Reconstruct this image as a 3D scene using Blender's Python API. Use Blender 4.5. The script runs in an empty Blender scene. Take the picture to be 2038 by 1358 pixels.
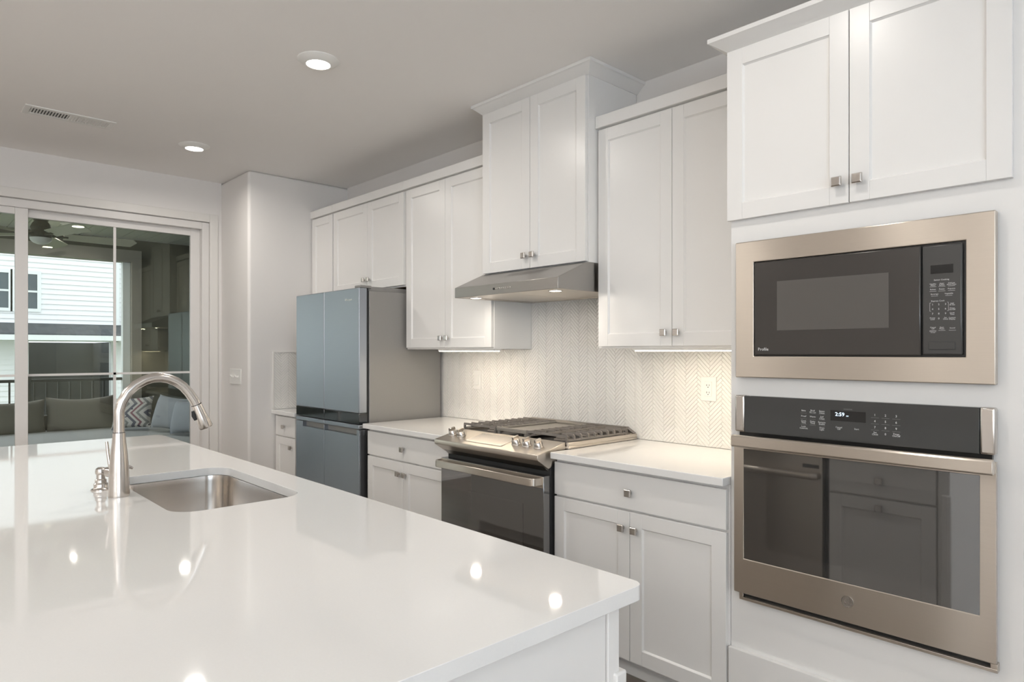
import bpy, bmesh, math, random
from mathutils import Vector, Matrix
random.seed(7)
PI = math.pi
S = bpy.context.scene
COL = S.collection

# ------------------------------------------------------------------ camera
cam_data = bpy.data.cameras.new('camera')
cam = bpy.data.objects.new('camera', cam_data)
COL.objects.link(cam)
cam.location = (0, 0, 1.362)
cam.rotation_euler = (math.radians(90), 0, math.radians(46.944))
cam_data.sensor_width = 36
cam_data.lens = 36 * 1322.25 / 2038
cam_data.shift_y = 21.55 / 2038
cam_data.clip_start = 0.02
cam_data.clip_end = 200
S.camera = cam

# ------------------------------------------------------------------ view, world, fill lamps
S.view_settings.view_transform = 'Standard'
S.view_settings.look = 'None'
S.view_settings.gamma = 1
S.view_settings.use_curve_mapping = False
S.view_settings.exposure = 0.20
S.cycles.use_denoising = True
S.cycles.max_bounces = 10
S.cycles.diffuse_bounces = 6
S.cycles.glossy_bounces = 5
S.cycles.transparent_max_bounces = 12
S.cycles.caustics_reflective = False
S.cycles.caustics_refractive = False
S.cycles.sample_clamp_indirect = 4.0

W = bpy.data.worlds.new('sky')
S.world = W
W.use_nodes = True
wn = W.node_tree.nodes
wn['Background'].inputs['Color'].default_value = (0.88, 0.945, 1.0, 1)
wn['Background'].inputs['Strength'].default_value = 1.9

CAN_POWER = 7.0
WINDOW_FILL_POWER = 330.0
UNDERCAB_POWER = 1.05
HOOD_POWER = 0.9
CAN_COLOR = (1.0, 0.945, 0.88)
COOL_FILL_COLOR = (0.70, 0.85, 1.0)
FRONT_FILL_COLOR = (1.0, 0.975, 0.945)
WARM = (1.0, 0.80, 0.58)


def area_light(name, loc, rot, sx, sy, power, color, parent=None, org=(0, 0, 0), shape='RECTANGLE', spread=PI):
    d = bpy.data.lights.new(name, 'AREA')
    d.shape = shape
    d.size = sx
    d.size_y = sy
    d.energy = power
    d.color = color
    d.spread = spread
    o = bpy.data.objects.new(name, d)
    COL.objects.link(o)
    o.location = Vector(loc) - Vector(org)
    o.rotation_euler = rot
    if parent:
        o.parent = parent
    return o


# area lamps added in the unseen window openings, aimed up to brighten the ceiling
area_light('window_fill', (1.3, -4.66, 1.45), (math.radians(-90 - 74), 0, 0), 3.0, 1.7, WINDOW_FILL_POWER * 1.08, FRONT_FILL_COLOR)
area_light('window_fill', (3.26, -1.2, 1.45), (0, math.radians(90 + 64), 0), 1.7, 2.6, WINDOW_FILL_POWER * 0.30, COOL_FILL_COLOR)

# ------------------------------------------------------------------ materials


def nodes_of(name):
    m = bpy.data.materials.new(name)
    m.use_nodes = True
    nt = m.node_tree
    return m, nt, nt.nodes, nt.links, nt.nodes['Principled BSDF']


def mat(name, color, rough=0.5, metal=0.0, var=0.03, scale=40.0, bump=0.0, spec=0.5, ior=None, coat=0.0,
        emis=None, emis_s=0.0, bscale=None, stretch=None):
    m, nt, N, L, P = nodes_of(name)
    tc = N.new('ShaderNodeTexCoord')
    nz = N.new('ShaderNodeTexNoise')
    nz.inputs['Scale'].default_value = scale
    nz.inputs['Detail'].default_value = 3
    src = tc.outputs['Object']
    if stretch:
        mp = N.new('ShaderNodeMapping')
        mp.inputs['Scale'].default_value = stretch
        L.new(src, mp.inputs['Vector'])
        src = mp.outputs['Vector']
    L.new(src, nz.inputs['Vector'])
    mx = N.new('ShaderNodeMix')
    mx.data_type = 'RGBA'
    a = [max(0, c * (1 - var)) for c in color]
    b = [min(1, c * (1 + var)) for c in color]
    mx.inputs[6].default_value = (*a, 1)
    mx.inputs[7].default_value = (*b, 1)
    L.new(nz.outputs['Fac'], mx.inputs[0])
    L.new(mx.outputs[2], P.inputs['Base Color'])
    P.inputs['Roughness'].default_value = rough
    P.inputs['Metallic'].default_value = metal
    P.inputs['Specular IOR Level'].default_value = spec
    if ior:
        P.inputs['IOR'].default_value = ior
    if coat:
        P.inputs['Coat Weight'].default_value = coat
        P.inputs['Coat Roughness'].default_value = 0.05
    if bump:
        bp = N.new('ShaderNodeBump')
        bp.inputs['Strength'].default_value = bump
        bp.inputs['Distance'].default_value = 0.002
        if bscale:
            n2 = N.new('ShaderNodeTexNoise')
            n2.inputs['Scale'].default_value = bscale
            L.new(src, n2.inputs['Vector'])
            L.new(n2.outputs['Fac'], bp.inputs['Height'])
        else:
            L.new(nz.outputs['Fac'], bp.inputs['Height'])
        L.new(bp.outputs['Normal'], P.inputs['Normal'])
    if emis:
        P.inputs['Emission Color'].default_value = (*emis, 1)
        P.inputs['Emission Strength'].default_value = emis_s
    return m


def steel(name, color, rough, aniso, rot=0.0, streak=0.05):
    """brushed metal: highlights stretch across the brushing, faint grain along it"""
    m, nt, N, L, P = nodes_of(name)
    P.inputs['Metallic'].default_value = 1
    P.inputs['Roughness'].default_value = rough
    P.inputs['Anisotropic'].default_value = aniso
    P.inputs['Anisotropic Rotation'].default_value = 0.25 + rot
    tg = N.new('ShaderNodeTangent')
    tg.direction_type = 'UV_MAP'
    tg.uv_map = 'UVMap'
    L.new(tg.outputs['Tangent'], P.inputs['Tangent'])
    uv = N.new('ShaderNodeUVMap')
    uv.uv_map = 'UVMap'
    mp = N.new('ShaderNodeMapping')
    mp.inputs['Scale'].default_value = (6, 900, 1)
    L.new(uv.outputs['UV'], mp.inputs['Vector'])
    nz = N.new('ShaderNodeTexNoise')
    nz.inputs['Scale'].default_value = 1.0
    nz.inputs['Detail'].default_value = 2
    L.new(mp.outputs['Vector'], nz.inputs['Vector'])
    mx = N.new('ShaderNodeMix')
    mx.data_type = 'RGBA'
    mx.inputs[6].default_value = (*[c * (1 - streak) for c in color], 1)
    mx.inputs[7].default_value = (*[min(1, c * (1 + streak)) for c in color], 1)
    L.new(nz.outputs['Fac'], mx.inputs[0])
    L.new(mx.outputs[2], P.inputs['Base Color'])
    return m


def glass_mat(name, tint, refl, refl_tint, base=0.04):
    m = bpy.data.materials.new(name)
    m.use_nodes = True
    nt = m.node_tree
    N, L = nt.nodes, nt.links
    N.remove(N['Principled BSDF'])
    out = N['Material Output']
    tr = N.new('ShaderNodeBsdfTransparent')
    nz = N.new('ShaderNodeTexNoise')
    nz.inputs['Scale'].default_value = 0.7
    mxc = N.new('ShaderNodeMix')
    mxc.data_type = 'RGBA'
    mxc.inputs[6].default_value = (*[c * 0.98 for c in tint], 1)
    mxc.inputs[7].default_value = (*tint, 1)
    L.new(nz.outputs['Fac'], mxc.inputs[0])
    L.new(mxc.outputs[2], tr.inputs['Color'])
    gl = N.new('ShaderNodeBsdfGlossy')
    gl.inputs['Color'].default_value = (*refl_tint, 1)
    gl.inputs['Roughness'].default_value = 0.0
    fr = N.new('ShaderNodeFresnel')
    fr.inputs['IOR'].default_value = refl
    mix = N.new('ShaderNodeMixShader')
    L.new(fr.outputs['Fac'], mix.inputs['Fac'])
    L.new(tr.outputs['BSDF'], mix.inputs[1])
    L.new(gl.outputs['BSDF'], mix.inputs[2])
    L.new(mix.outputs['Shader'], out.inputs['Surface'])
    return m


def emit(name, color, strength):
    m, nt, N, L, P = nodes_of(name)
    P.inputs['Base Color'].default_value = (0.8, 0.8, 0.8, 1)
    nz = N.new('ShaderNodeTexNoise')
    nz.inputs['Scale'].default_value = 30
    mr = N.new('ShaderNodeMapRange')
    mr.inputs['To Min'].default_value = strength * 0.97
    mr.inputs['To Max'].default_value = strength
    L.new(nz.outputs['Fac'], mr.inputs['Value'])
    P.inputs['Emission Color'].default_value = (*color, 1)
    L.new(mr.outputs['Result'], P.inputs['Emission Strength'])
    return m


def planks(name, c1, c2, sx, sy, rough, rot=0.0, mortar=(0.05, 0.04, 0.035), msize=0.004):
    m, nt, N, L, P = nodes_of(name)
    tc = N.new('ShaderNodeTexCoord')
    mp = N.new('ShaderNodeMapping')
    mp.inputs['Rotation'].default_value = (0, 0, rot)
    L.new(tc.outputs['Object'], mp.inputs['Vector'])
    br = N.new('ShaderNodeTexBrick')
    br.inputs['Scale'].default_value = 1
    br.inputs['Brick Width'].default_value = sx
    br.inputs['Row Height'].default_value = sy
    br.inputs['Mortar Size'].default_value = msize
    br.inputs['Color1'].default_value = (*c1, 1)
    br.inputs['Color2'].default_value = (*c2, 1)
    br.inputs['Mortar'].default_value = (*mortar, 1)
    L.new(mp.outputs['Vector'], br.inputs['Vector'])
    mp2 = N.new('ShaderNodeMapping')
    mp2.inputs['Scale'].default_value = (3, 60, 1)
    L.new(mp.outputs['Vector'], mp2.inputs['Vector'])
    nz = N.new('ShaderNodeTexNoise')
    nz.inputs['Scale'].default_value = 1
    nz.inputs['Detail'].default_value = 5
    L.new(mp2.outputs['Vector'], nz.inputs['Vector'])
    mx = N.new('ShaderNodeMix')
    mx.data_type = 'RGBA'
    mx.blend_type = 'MULTIPLY'
    mx.inputs[0].default_value = 0.35
    L.new(br.outputs['Color'], mx.inputs[6])
    L.new(nz.outputs['Color'], mx.inputs[7])
    L.new(mx.outputs[2], P.inputs['Base Color'])
    P.inputs['Roughness'].default_value = rough
    return m


def chevron_mat(name):
    """zigzag bands of grey, plum and cream with dark dashes"""
    m, nt, N, L, P = nodes_of(name)
    tc = N.new('ShaderNodeTexCoord')
    sp = N.new('ShaderNodeSeparateXYZ')
    L.new(tc.outputs['Object'], sp.inputs['Vector'])

    def M(op, a, b=None):
        n = N.new('ShaderNodeMath')
        n.operation = op
        for i, v in enumerate((a, b)):
            if v is None:
                continue
            if isinstance(v, (int, float)):
                n.inputs[i].default_value = v
            else:
                L.new(v, n.inputs[i])
        return n.outputs[0]
    zig = M('PINGPONG', M('ADD', sp.outputs['Z'], 5.0), 0.11)
    t = M('FRACT', M('MULTIPLY', M('ADD', M('ADD', sp.outputs['X'], 5.0), zig), 4.6))
    cr = N.new('ShaderNodeValToRGB')
    e = cr.color_ramp
    e.interpolation = 'CONSTANT'
    cols = [(0.0, (0.62, 0.60, 0.57)), (0.22, (0.16, 0.16, 0.19)), (0.40, (0.66, 0.64, 0.60)), (0.55, (0.30, 0.16, 0.18)),
            (0.68, (0.64, 0.62, 0.58)), (0.84, (0.28, 0.28, 0.27))]
    e.elements[0].position, e.elements[0].color = cols[0][0], (*cols[0][1], 1)
    e.elements[1].position, e.elements[1].color = cols[1][0], (*cols[1][1], 1)
    for p, c in cols[2:]:
        n = e.elements.new(p)
        n.color = (*c, 1)
    L.new(t, cr.inputs['Fac'])
    ck = N.new('ShaderNodeTexNoise')
    ck.inputs['Scale'].default_value = 15
    L.new(tc.outputs['Object'], ck.inputs['Vector'])
    mx = N.new('ShaderNodeMix')
    mx.data_type = 'RGBA'
    mx.inputs[7].default_value = (0.10, 0.10, 0.13, 1)
    L.new(M('GREATER_THAN', ck.outputs['Fac'], 0.66), mx.inputs[0])
    L.new(cr.outputs['Color'], mx.inputs[6])
    L.new(mx.outputs[2], P.inputs['Base Color'])
    P.inputs['Roughness'].default_value = 0.9
    return m


M = {}
M['wall'] = mat('wall_paint', (0.77, 0.75, 0.73), 0.65, var=0.01, scale=3, bump=0.05, bscale=350)
M['ceiling'] = mat('ceiling_paint', (0.91, 0.89, 0.868), 0.8, var=0.01, scale=3, bump=0.05, bscale=300)
M['trim'] = mat('trim_paint', (0.74, 0.72, 0.69), 0.4, var=0.01, scale=5)
M['cab'] = mat('cabinet_paint', (0.80, 0.790, 0.772), 0.30, var=0.008, scale=6, bump=0.02, bscale=220)
M['cabin'] = mat('cabinet_inside', (0.50, 0.49, 0.47), 0.6, var=0.02, scale=6)
M['wood'] = mat('cabinet_wood', (0.26, 0.16, 0.09), 0.55, var=0.35, scale=4, stretch=(1, 12, 12))
M['quartz'] = mat('quartz', (0.80, 0.795, 0.78), 0.045, var=0.02, scale=260)
M['tile'] = mat('tile_glaze', (0.82, 0.805, 0.77), 0.3, var=0.03, scale=9, bump=0.06, bscale=30)
M['grout'] = mat('grout', (0.77, 0.755, 0.72), 0.9, var=0.04, scale=200)
M['plastic'] = mat('white_plastic', (0.82, 0.81, 0.78), 0.35, var=0.01, scale=20)
M['slot'] = mat('dark_slot', (0.04, 0.04, 0.04), 0.6, var=0.1, scale=20)
M['steel'] = steel('brushed_steel', (0.63, 0.575, 0.51), 0.30, 0.88)
M['steel_smooth'] = steel('smooth_steel', (0.62, 0.585, 0.55), 0.2, 0.3)
M['nickel'] = steel('brushed_nickel', (0.60, 0.565, 0.53), 0.22, 0.4)
M['fridge'] = steel('fridge_steel', (0.37, 0.40, 0.445), 0.34, 0.8)
M['fridge_side'] = mat('fridge_side_paint', (0.29, 0.28, 0.268), 0.45, metal=0.35, var=0.03, scale=120, bump=0.1, bscale=500)
M['hood_steel'] = steel('hood_steel', (0.36, 0.345, 0.325), 0.33, 0.6)
M['dark_steel'] = steel('dark_steel', (0.30, 0.28, 0.26), 0.3, 0.5)
M['black'] = mat('black_enamel', (0.012, 0.012, 0.012), 0.3, var=0.2, scale=30)
M['rubber'] = mat('dark_rubber', (0.02, 0.02, 0.02), 0.7, var=0.2, scale=30)
M['black_glass'] = mat('black_glass', (0.030, 0.029, 0.028), 0.03, var=0.1, scale=2, ior=2.9)
M['oven_pane'] = mat('oven_pane', (0.045, 0.043, 0.041), 0.03, var=0.1, scale=2, ior=2.9)
M['band_glass'] = mat('band_glass', (0.012, 0.016, 0.018), 0.05, var=0.1, scale=2, ior=1.9)
M['mw_glass'] = mat('microwave_glass', (0.045, 0.040, 0.036), 0.22, var=0.04, scale=3, ior=1.5)
M['mw_window'] = mat('microwave_window', (0.095, 0.088, 0.080), 0.3, var=0.03, scale=900)
M['mw_panel'] = mat('microwave_panel', (0.050, 0.049, 0.047), 0.3, var=0.03, scale=20)
M['oven_panel'] = mat('oven_panel_glass', (0.045, 0.046, 0.045), 0.08, var=0.03, scale=3, ior=1.5)
M['display'] = mat('dark_display', (0.008, 0.008, 0.008), 0.15, var=0.1, scale=30)
M['letter'] = mat('printed_lettering', (0.72, 0.72, 0.72), 0.6, var=0.02, scale=50)
M['faint'] = mat('faint_lettering', (0.22, 0.22, 0.22), 0.6, var=0.02, scale=50)
M['clock'] = emit('clock_digits', (0.55, 0.80, 1.0), 2.2)
M['iron'] = mat('cast_iron', (0.21, 0.187, 0.165), 0.55, var=0.2, scale=150, bump=0.2)
M['griddle'] = mat('griddle_coat', (0.30, 0.275, 0.24), 0.5, metal=0.3, var=0.06, scale=150)
M['cooktop'] = mat('cooktop_enamel', (0.030, 0.027, 0.025), 0.4, var=0.1, scale=30)
M['floor'] = planks('floor_planks', (0.24, 0.20, 0.17), (0.30, 0.25, 0.21), 1.2, 0.18, 0.35, mortar=(0.10, 0.075, 0.06), msize=0.002)
M['can'] = emit('lamp_lens', (1.0, 0.95, 0.88), 9.0)
M['hoodlamp'] = emit('hood_lens', (1.0, 0.92, 0.80), 11.0)
M['strip'] = emit('strip_lens', (1.0, 0.90, 0.74), 9.0)
M['glass'] = glass_mat('door_glass', (0.945, 0.955, 0.945), 1.56, (0.90, 0.93, 0.72))
M['winglass'] = glass_mat('window_glass', (0.97, 0.99, 0.98), 1.3, (1, 1, 1))
M['vinyl'] = mat('white_vinyl', (0.74, 0.72, 0.70), 0.35, var=0.01, scale=10)
# outdoors
M['siding'] = mat('white_siding', (0.83, 0.84, 0.84), 0.6, var=0.02, scale=3)
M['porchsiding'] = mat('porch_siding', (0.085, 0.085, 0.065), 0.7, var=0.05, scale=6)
M['beadboard'] = mat('beadboard_paint', (0.62, 0.65, 0.60), 0.5, var=0.02, scale=6)
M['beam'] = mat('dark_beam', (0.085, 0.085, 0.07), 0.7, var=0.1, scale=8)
M['taupe'] = mat('taupe_trim', (0.34, 0.32, 0.28), 0.6, var=0.05, scale=8)
M['column'] = mat('white_column', (0.80, 0.84, 0.82), 0.5, var=0.02, scale=8)
M['railing'] = mat('dark_railing', (0.022, 0.026, 0.026), 0.5, var=0.2, scale=30)
M['shingle'] = planks('roof_shingles', (0.060, 0.070, 0.080), (0.10, 0.11, 0.12), 0.3, 0.14, 0.9, mortar=(0.04, 0.045, 0.05))
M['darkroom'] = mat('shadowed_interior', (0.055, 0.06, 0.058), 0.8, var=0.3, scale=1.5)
M['winpane'] = mat('neighbour_pane', (0.05, 0.075, 0.085), 0.05, var=0.4, scale=0.8, ior=1.6)
M['porchfloor'] = planks('porch_boards', (0.25, 0.24, 0.22), (0.30, 0.29, 0.27), 3, 0.14, 0.6)
M['ground'] = mat('ground_grass', (0.16, 0.19, 0.10), 0.95, var=0.3, scale=2)
M['sofaback'] = mat('olive_grey_canvas', (0.165, 0.155, 0.13), 0.95, var=0.08, scale=12, bump=0.3, bscale=500)
M['sofaseat'] = mat('pale_grey_canvas', (0.46, 0.475, 0.475), 0.95, var=0.04, scale=12, bump=0.3, bscale=500)
M['sofaframe'] = mat('woven_frame', (0.10, 0.095, 0.085), 0.8, var=0.3, scale=120)
M['greyfab'] = mat('blue_grey_linen', (0.30, 0.33, 0.36), 0.95, var=0.05, scale=14, bump=0.3, bscale=500)
M['greyfab2'] = mat('light_grey_linen', (0.33, 0.355, 0.385), 0.95, var=0.05, scale=14, bump=0.3, bscale=500)
M['chevron'] = chevron_mat('zigzag_fabric')
M['bronze'] = mat('dark_bronze', (0.035, 0.038, 0.028), 0.45, var=0.2, scale=30, metal=0.3)
M['blade'] = mat('fan_blade', (0.50, 0.50, 0.42), 0.5, var=0.1, scale=12)
M['opal'] = mat('opal_glass', (0.70, 0.72, 0.70), 0.3, var=0.03, scale=12)

# ------------------------------------------------------------------ mesh builder


class MB:
    def __init__(self):
        self.bm = bmesh.new()

    def verts(self, pts):
        return [self.bm.verts.new(p) for p in pts]

    def face(self, vs):
        try:
            return self.bm.faces.new(vs)
        except ValueError:
            return None

    def box(self, x0, x1, y0, y1, z0, z1):
        x0, x1 = min(x0, x1), max(x0, x1)
        y0, y1 = min(y0, y1), max(y0, y1)
        z0, z1 = min(z0, z1), max(z0, z1)
        v = self.verts([(x0, y0, z0), (x1, y0, z0), (x1, y1, z0), (x0, y1, z0), (x0, y0, z1), (x1, y0, z1), (x1, y1, z1), (x0, y1, z1)])
        for f in ((3, 2, 1, 0), (4, 5, 6, 7), (0, 1, 5, 4), (1, 2, 6, 5), (2, 3, 7, 6), (3, 0, 4, 7)):
            self.face([v[i] for i in f])
        return self

    def prism(self, pts, axis, a0, a1):
        """polygon pts (2d) extruded along axis; for 'x' pts are (y,z), for 'y' (x,z), for 'z' (x,y)"""
        def P(p, a):
            return {'x': (a, p[0], p[1]), 'y': (p[0], a, p[1]), 'z': (p[0], p[1], a)}[axis]
        A = self.verts([P(p, a0) for p in pts])
        B = self.verts([P(p, a1) for p in pts])
        n = len(pts)
        for i in range(n):
            self.face([A[i], A[(i + 1) % n], B[(i + 1) % n], B[i]])
        self.face(A[::-1])
        self.face(B)
        return self

    def tube(self, path, radii, n=16, caps=True, squash=None):
        path = [Vector(p) for p in path]
        if not isinstance(radii, (list, tuple)):
            radii = [radii] * len(path)
        T = []
        for i in range(len(path)):
            a = path[max(0, i - 1)]
            b = path[min(len(path) - 1, i + 1)]
            T.append((b - a).normalized())
        up = Vector((0, 0, 1)) if abs(T[0].z) < 0.9 else Vector((1, 0, 0))
        nrm = (up - T[0] * up.dot(T[0])).normalized()
        rings = []
        for i, p in enumerate(path):
            nrm = (nrm - T[i] * nrm.dot(T[i])).normalized()
            bn = T[i].cross(nrm)
            k = squash or (1, 1)
            rings.append(self.verts([p + (nrm * math.cos(2 * PI * j / n) * k[0] + bn * math.sin(2 * PI * j / n) * k[1]) * radii[i] for j in range(n)]))
        for a, b in zip(rings, rings[1:]):
            for j in range(n):
                self.face([a[j], a[(j + 1) % n], b[(j + 1) % n], b[j]])
        if caps:
            self.face(rings[0][::-1])
            self.face(rings[-1])
        return self

    def cyl(self, p0, p1, r0, r1=None, n=20):
        return self.tube([p0, p1], [r0, r0 if r1 is None else r1], n)

    def lathe(self, c, prof, n=28, axis='z'):
        """prof = [(r, h)] around axis through c"""
        c = Vector(c)
        ax = {'z': ((1, 0, 0), (0, 1, 0), (0, 0, 1)), 'y': ((1, 0, 0), (0, 0, 1), (0, -1, 0)), 'x': ((0, 1, 0), (0, 0, 1), (1, 0, 0))}[axis]
        ex, ey, ez = map(Vector, ax)
        rings = []
        for r, h in prof:
            if r < 1e-6:
                rings.append(self.verts([c + ez * h]))
            else:
                rings.append(self.verts([c + ez * h + (ex * math.cos(2 * PI * j / n) + ey * math.sin(2 * PI * j / n)) * r for j in range(n)]))
        for a, b in zip(rings, rings[1:]):
            for j in range(n):
                k = (j + 1) % n
                if len(a) == 1 and len(b) == 1:
                    continue
                if len(a) == 1:
                    self.face([a[0], b[k], b[j]])
                elif len(b) == 1:
                    self.face([a[j], a[k], b[0]])
                else:
                    self.face([a[j], a[k], b[k], b[j]])
        for ring, flip in ((rings[0], True), (rings[-1], False)):
            if len(ring) > 1:
                self.face(ring[::-1] if flip else ring)
        return self

    def plate(self, outer, inner, z0, z1):
        """horizontal slab with outline outer and one hole inner (lists of x,y)"""
        bm = self.bm
        vo = self.verts([(x, y, z1) for x, y in outer])
        vi = self.verts([(x, y, z1) for x, y in inner])
        es = []
        for loop in (vo, vi):
            for i in range(len(loop)):
                es.append(bm.edges.new((loop[i], loop[(i + 1) % len(loop)])))
        r = bmesh.ops.triangle_fill(bm, use_beauty=True, use_dissolve=False, edges=es)
        fs = [g for g in r['geom'] if isinstance(g, bmesh.types.BMFace)]
        mp = {}
        for v in vo + vi:
            mp[v] = bm.verts.new((v.co.x, v.co.y, z0))
        for f in fs:
            self.face([mp[v] for v in reversed(f.verts)])
        for loop in (vo, vi):
            for i in range(len(loop)):
                a, b = loop[i], loop[(i + 1) % len(loop)]
                self.face([a, b, mp[b], mp[a]])
        return self

    def pillow(self, w, h, t, n=16, sag=0.0, pinch=0.06, mtx=None):
        """soft cushion, width along local x, height along local z, thickness along y, base at z=0"""
        mtx = mtx or Matrix.Identity(4)
        G = {}
        for side in (0, 1):
            for i in range(n + 1):
                for j in range(n + 1):
                    u = -1 + 2 * i / n
                    v = -1 + 2 * j / n
                    edge = i in (0, n) or j in (0, n)
                    if edge and side:
                        G[side, i, j] = G[0, i, j]
                        continue
                    b = ((1 - abs(u) ** 3.2) * (1 - abs(v) ** 3.2))
                    th = 0.5 * t * (max(b, 0) ** 0.55)
                    kx = 1 - pinch * (1 - abs(u)) * 0 - pinch * (1 - v * v) * abs(u) ** 6
                    kz = 1 - pinch * (1 - u * u) * abs(v) ** 6
                    x = u * w / 2 * kx
                    z = h / 2 + v * h / 2 * kz
                    if v > 0:
                        z -= sag * (1 - u * u) * v
                    y = th if side else -th
                    G[side, i, j] = self.bm.verts.new(mtx @ Vector((x, y, z)))
        for side in (0, 1):
            for i in range(n):
                for j in range(n):
                    q = [G[side, i, j], G[side, i + 1, j], G[side, i + 1, j + 1], G[side, i, j + 1]]
                    self.face(q if side == 0 else q[::-1])
        return self

    def text(self, s, size, x, y, z, align='CENTER', depth=0.0004, facing='-y'):
        cu = bpy.data.curves.new('t', 'FONT')
        cu.body = s
        cu.size = size
        cu.align_x = align
        cu.align_y = 'CENTER'
        cu.resolution_u = 2
        cu.space_line = 0.8
        ob = bpy.data.objects.new('t', cu)
        me = bpy.data.meshes.new_from_object(ob)
        vs = []
        for v in me.vertices:
            vs.append(self.bm.verts.new((x + v.co.x, y - depth, z + v.co.y)))
        for p in me.polygons:
            self.face([vs[i] for i in p.vertices])
        bpy.data.objects.remove(ob)
        bpy.data.curves.remove(cu)
        bpy.data.meshes.remove(me)
        return self


ORG = {}


def build(name, mb, material, parent=None, org=None, bevel=0.0, segs=2, smooth=35, props=None, fixn=True):
    bm = mb.bm
    if fixn:
        bmesh.ops.recalc_face_normals(bm, faces=bm.faces)
    uvl = bm.loops.layers.uv.new('UVMap')
    for f in bm.faces:
        n = f.normal
        a = max(range(3), key=lambda k: abs(n[k]))
        for lp in f.loops:
            c = lp.vert.co
            lp[uvl].uv = (c.y, c.z) if a == 0 else ((c.x, c.z) if a == 1 else (c.x, c.y))
    if org is None:
        org = ORG[parent.name] if parent is not None else Vector((0, 0, 0))
    org = Vector(org)
    for v in bm.verts:
        v.co -= org
    me = bpy.data.meshes.new(name)
    bm.to_mesh(me)
    bm.free()
    if smooth:
        for p in me.polygons:
            p.use_smooth = True
        me.set_sharp_from_angle(angle=math.radians(smooth))
    me.materials.append(M[material] if isinstance(material, str) else material)
    o = bpy.data.objects.new(name, me)
    COL.objects.link(o)
    if parent is not None:
        o.parent = parent
    else:
        o.location = org
    ORG[o.name] = org
    if bevel:
        md = o.modifiers.new('bevel', 'BEVEL')
        md.width = bevel
        md.segments = segs
        md.limit_method = 'ANGLE'
        md.angle_limit = math.radians(40)
    for k, v in (props or {}).items():
        o[k] = v
    return o


def thing(name, loc, label, cat, group=None):
    o = bpy.data.objects.new(name, None)
    COL.objects.link(o)
    o.location = loc
    o.empty_display_size = 0.05
    ORG[o.name] = Vector(loc)
    o['label'] = label
    o['category'] = cat
    if group:
        o['group'] = group
    return o


def tag(o, label, cat, group=None):
    o['label'] = label
    o['category'] = cat
    if group:
        o['group'] = group
    return o


def struct(name, mb, material, parent=None, bevel=0.0, smooth=0):
    o = build(name, mb, material, parent, bevel=bevel, smooth=smooth)
    if parent is None:
        o['kind'] = 'structure'
    return o


# ------------------------------------------------------------------ key dimensions (metres, camera over the origin)
YW = 2.815       # range wall
XL = -5.61       # patio door wall
XS = -5.05       # side wall of the alcove beside the refrigerator
YS = 1.98        # face of the short return wall
ZC = 2.743
CT = 0.914       # counter top
CB = 0.884

# ------------------------------------------------------------------ room shell
XR, YF = 3.2, -4.6
struct('floor', MB().box(XL - 0.12, XR, YF, YW + 0.12, -0.1, 0), 'floor')
struct('ceiling', MB().box(XL - 0.12, XR + 0.12, YF - 0.12, YW + 0.12, ZC, ZC + 0.12), 'ceiling')
struct('wall_back', MB().box(XS, -0.352, YW, YW + 0.12, 0, ZC), 'wall')
wr = struct('wall_return', MB().box(XL - 0.12, XS, YS, YW + 0.12, 0, ZC), 'wall', bevel=0.022, smooth=60)
wr.modifiers['bevel'].segments = 6
struct('wall_pantry', MB().box(-0.352, XR + 0.12, 2.207, YW + 0.12, 0, ZC), 'wall')
DY0, DY1, DZ = -0.62, 1.885, 2.41
w = MB()
w.box(XL - 0.12, XL, YF - 0.12, DY0, 0, ZC)
w.box(XL - 0.12, XL, DY1, YS, 0, ZC)
w.box(XL - 0.12, XL, DY0, DY1, DZ, ZC)
struct('wall_left', w, 'wall')
# window walls behind and beside the camera
w = MB()
w.box(XL, XR + 0.12, YF - 0.12, YF, 0, 0.55)
w.box(XL, XR + 0.12, YF - 0.12, YF, 2.35, ZC)
w.box(XL, -0.2, YF - 0.12, YF, 0.55, 2.35)
w.box(2.8, XR + 0.12, YF - 0.12, YF, 0.55, 2.35)
struct('wall_front', w, 'wall')
w = MB()
w.box(XR, XR + 0.12, YF, 2.207, 0, 0.55)
w.box(XR, XR + 0.12, YF, 2.207, 2.35, ZC)
w.box(XR, XR + 0.12, YF, -2.6, 0.55, 2.35)
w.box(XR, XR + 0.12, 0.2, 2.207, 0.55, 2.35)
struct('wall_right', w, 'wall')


def window_frame(name, fixed, a0, a1, z0, z1, axis, n):
    f = MB()
    t = 0.05

    def bx(p0, p1, q0, q1):
        if axis == 'y':
            f.box(p0, p1, fixed - 0.05, fixed, q0, q1)
        else:
            f.box(fixed, fixed + 0.05, p0, p1, q0, q1)
    bx(a0, a1, z0, z0 + t)
    bx(a0, a1, z1 - t, z1)
    for i in range(n + 1):
        c = a0 + (a1 - a0 - t) * i / n
        bx(c, c + t, z0 + t, z1 - t)
    struct(name, f, 'vinyl')


window_frame('window_1', YF, -0.2, 2.8, 0.55, 2.35, 'y', 3)
window_frame('window_2', XR, -2.6, 0.2, 0.55, 2.35, 'x', 3)

# baseboards
struct('baseboard_left', MB().box(XL, XL + 0.015, YF, DY0 - 0.07, 0, 0.13), 'trim')
struct('baseboard_return', MB().box(XL, XS, YS - 0.015, YS, 0, 0.13).box(XS, XS + 0.012, YS, 2.17, 0, 0.13), 'trim')
struct('baseboard_front', MB().box(XL, XR, YF, YF + 0.015, 0, 0.13), 'trim')

# ------------------------------------------------------------------ sliding patio door
casing = MB()
cf = XL + 0.02
casing.box(XL, cf, 1.883, 1.947, 0, 2.475)
casing.box(XL, cf, DY0 - 0.065, DY0, 0, 2.475)
casing.box(XL, cf, DY0, 1.883, 2.41, 2.475)
struct('trim_1', casing, 'trim', bevel=0.004)

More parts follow.
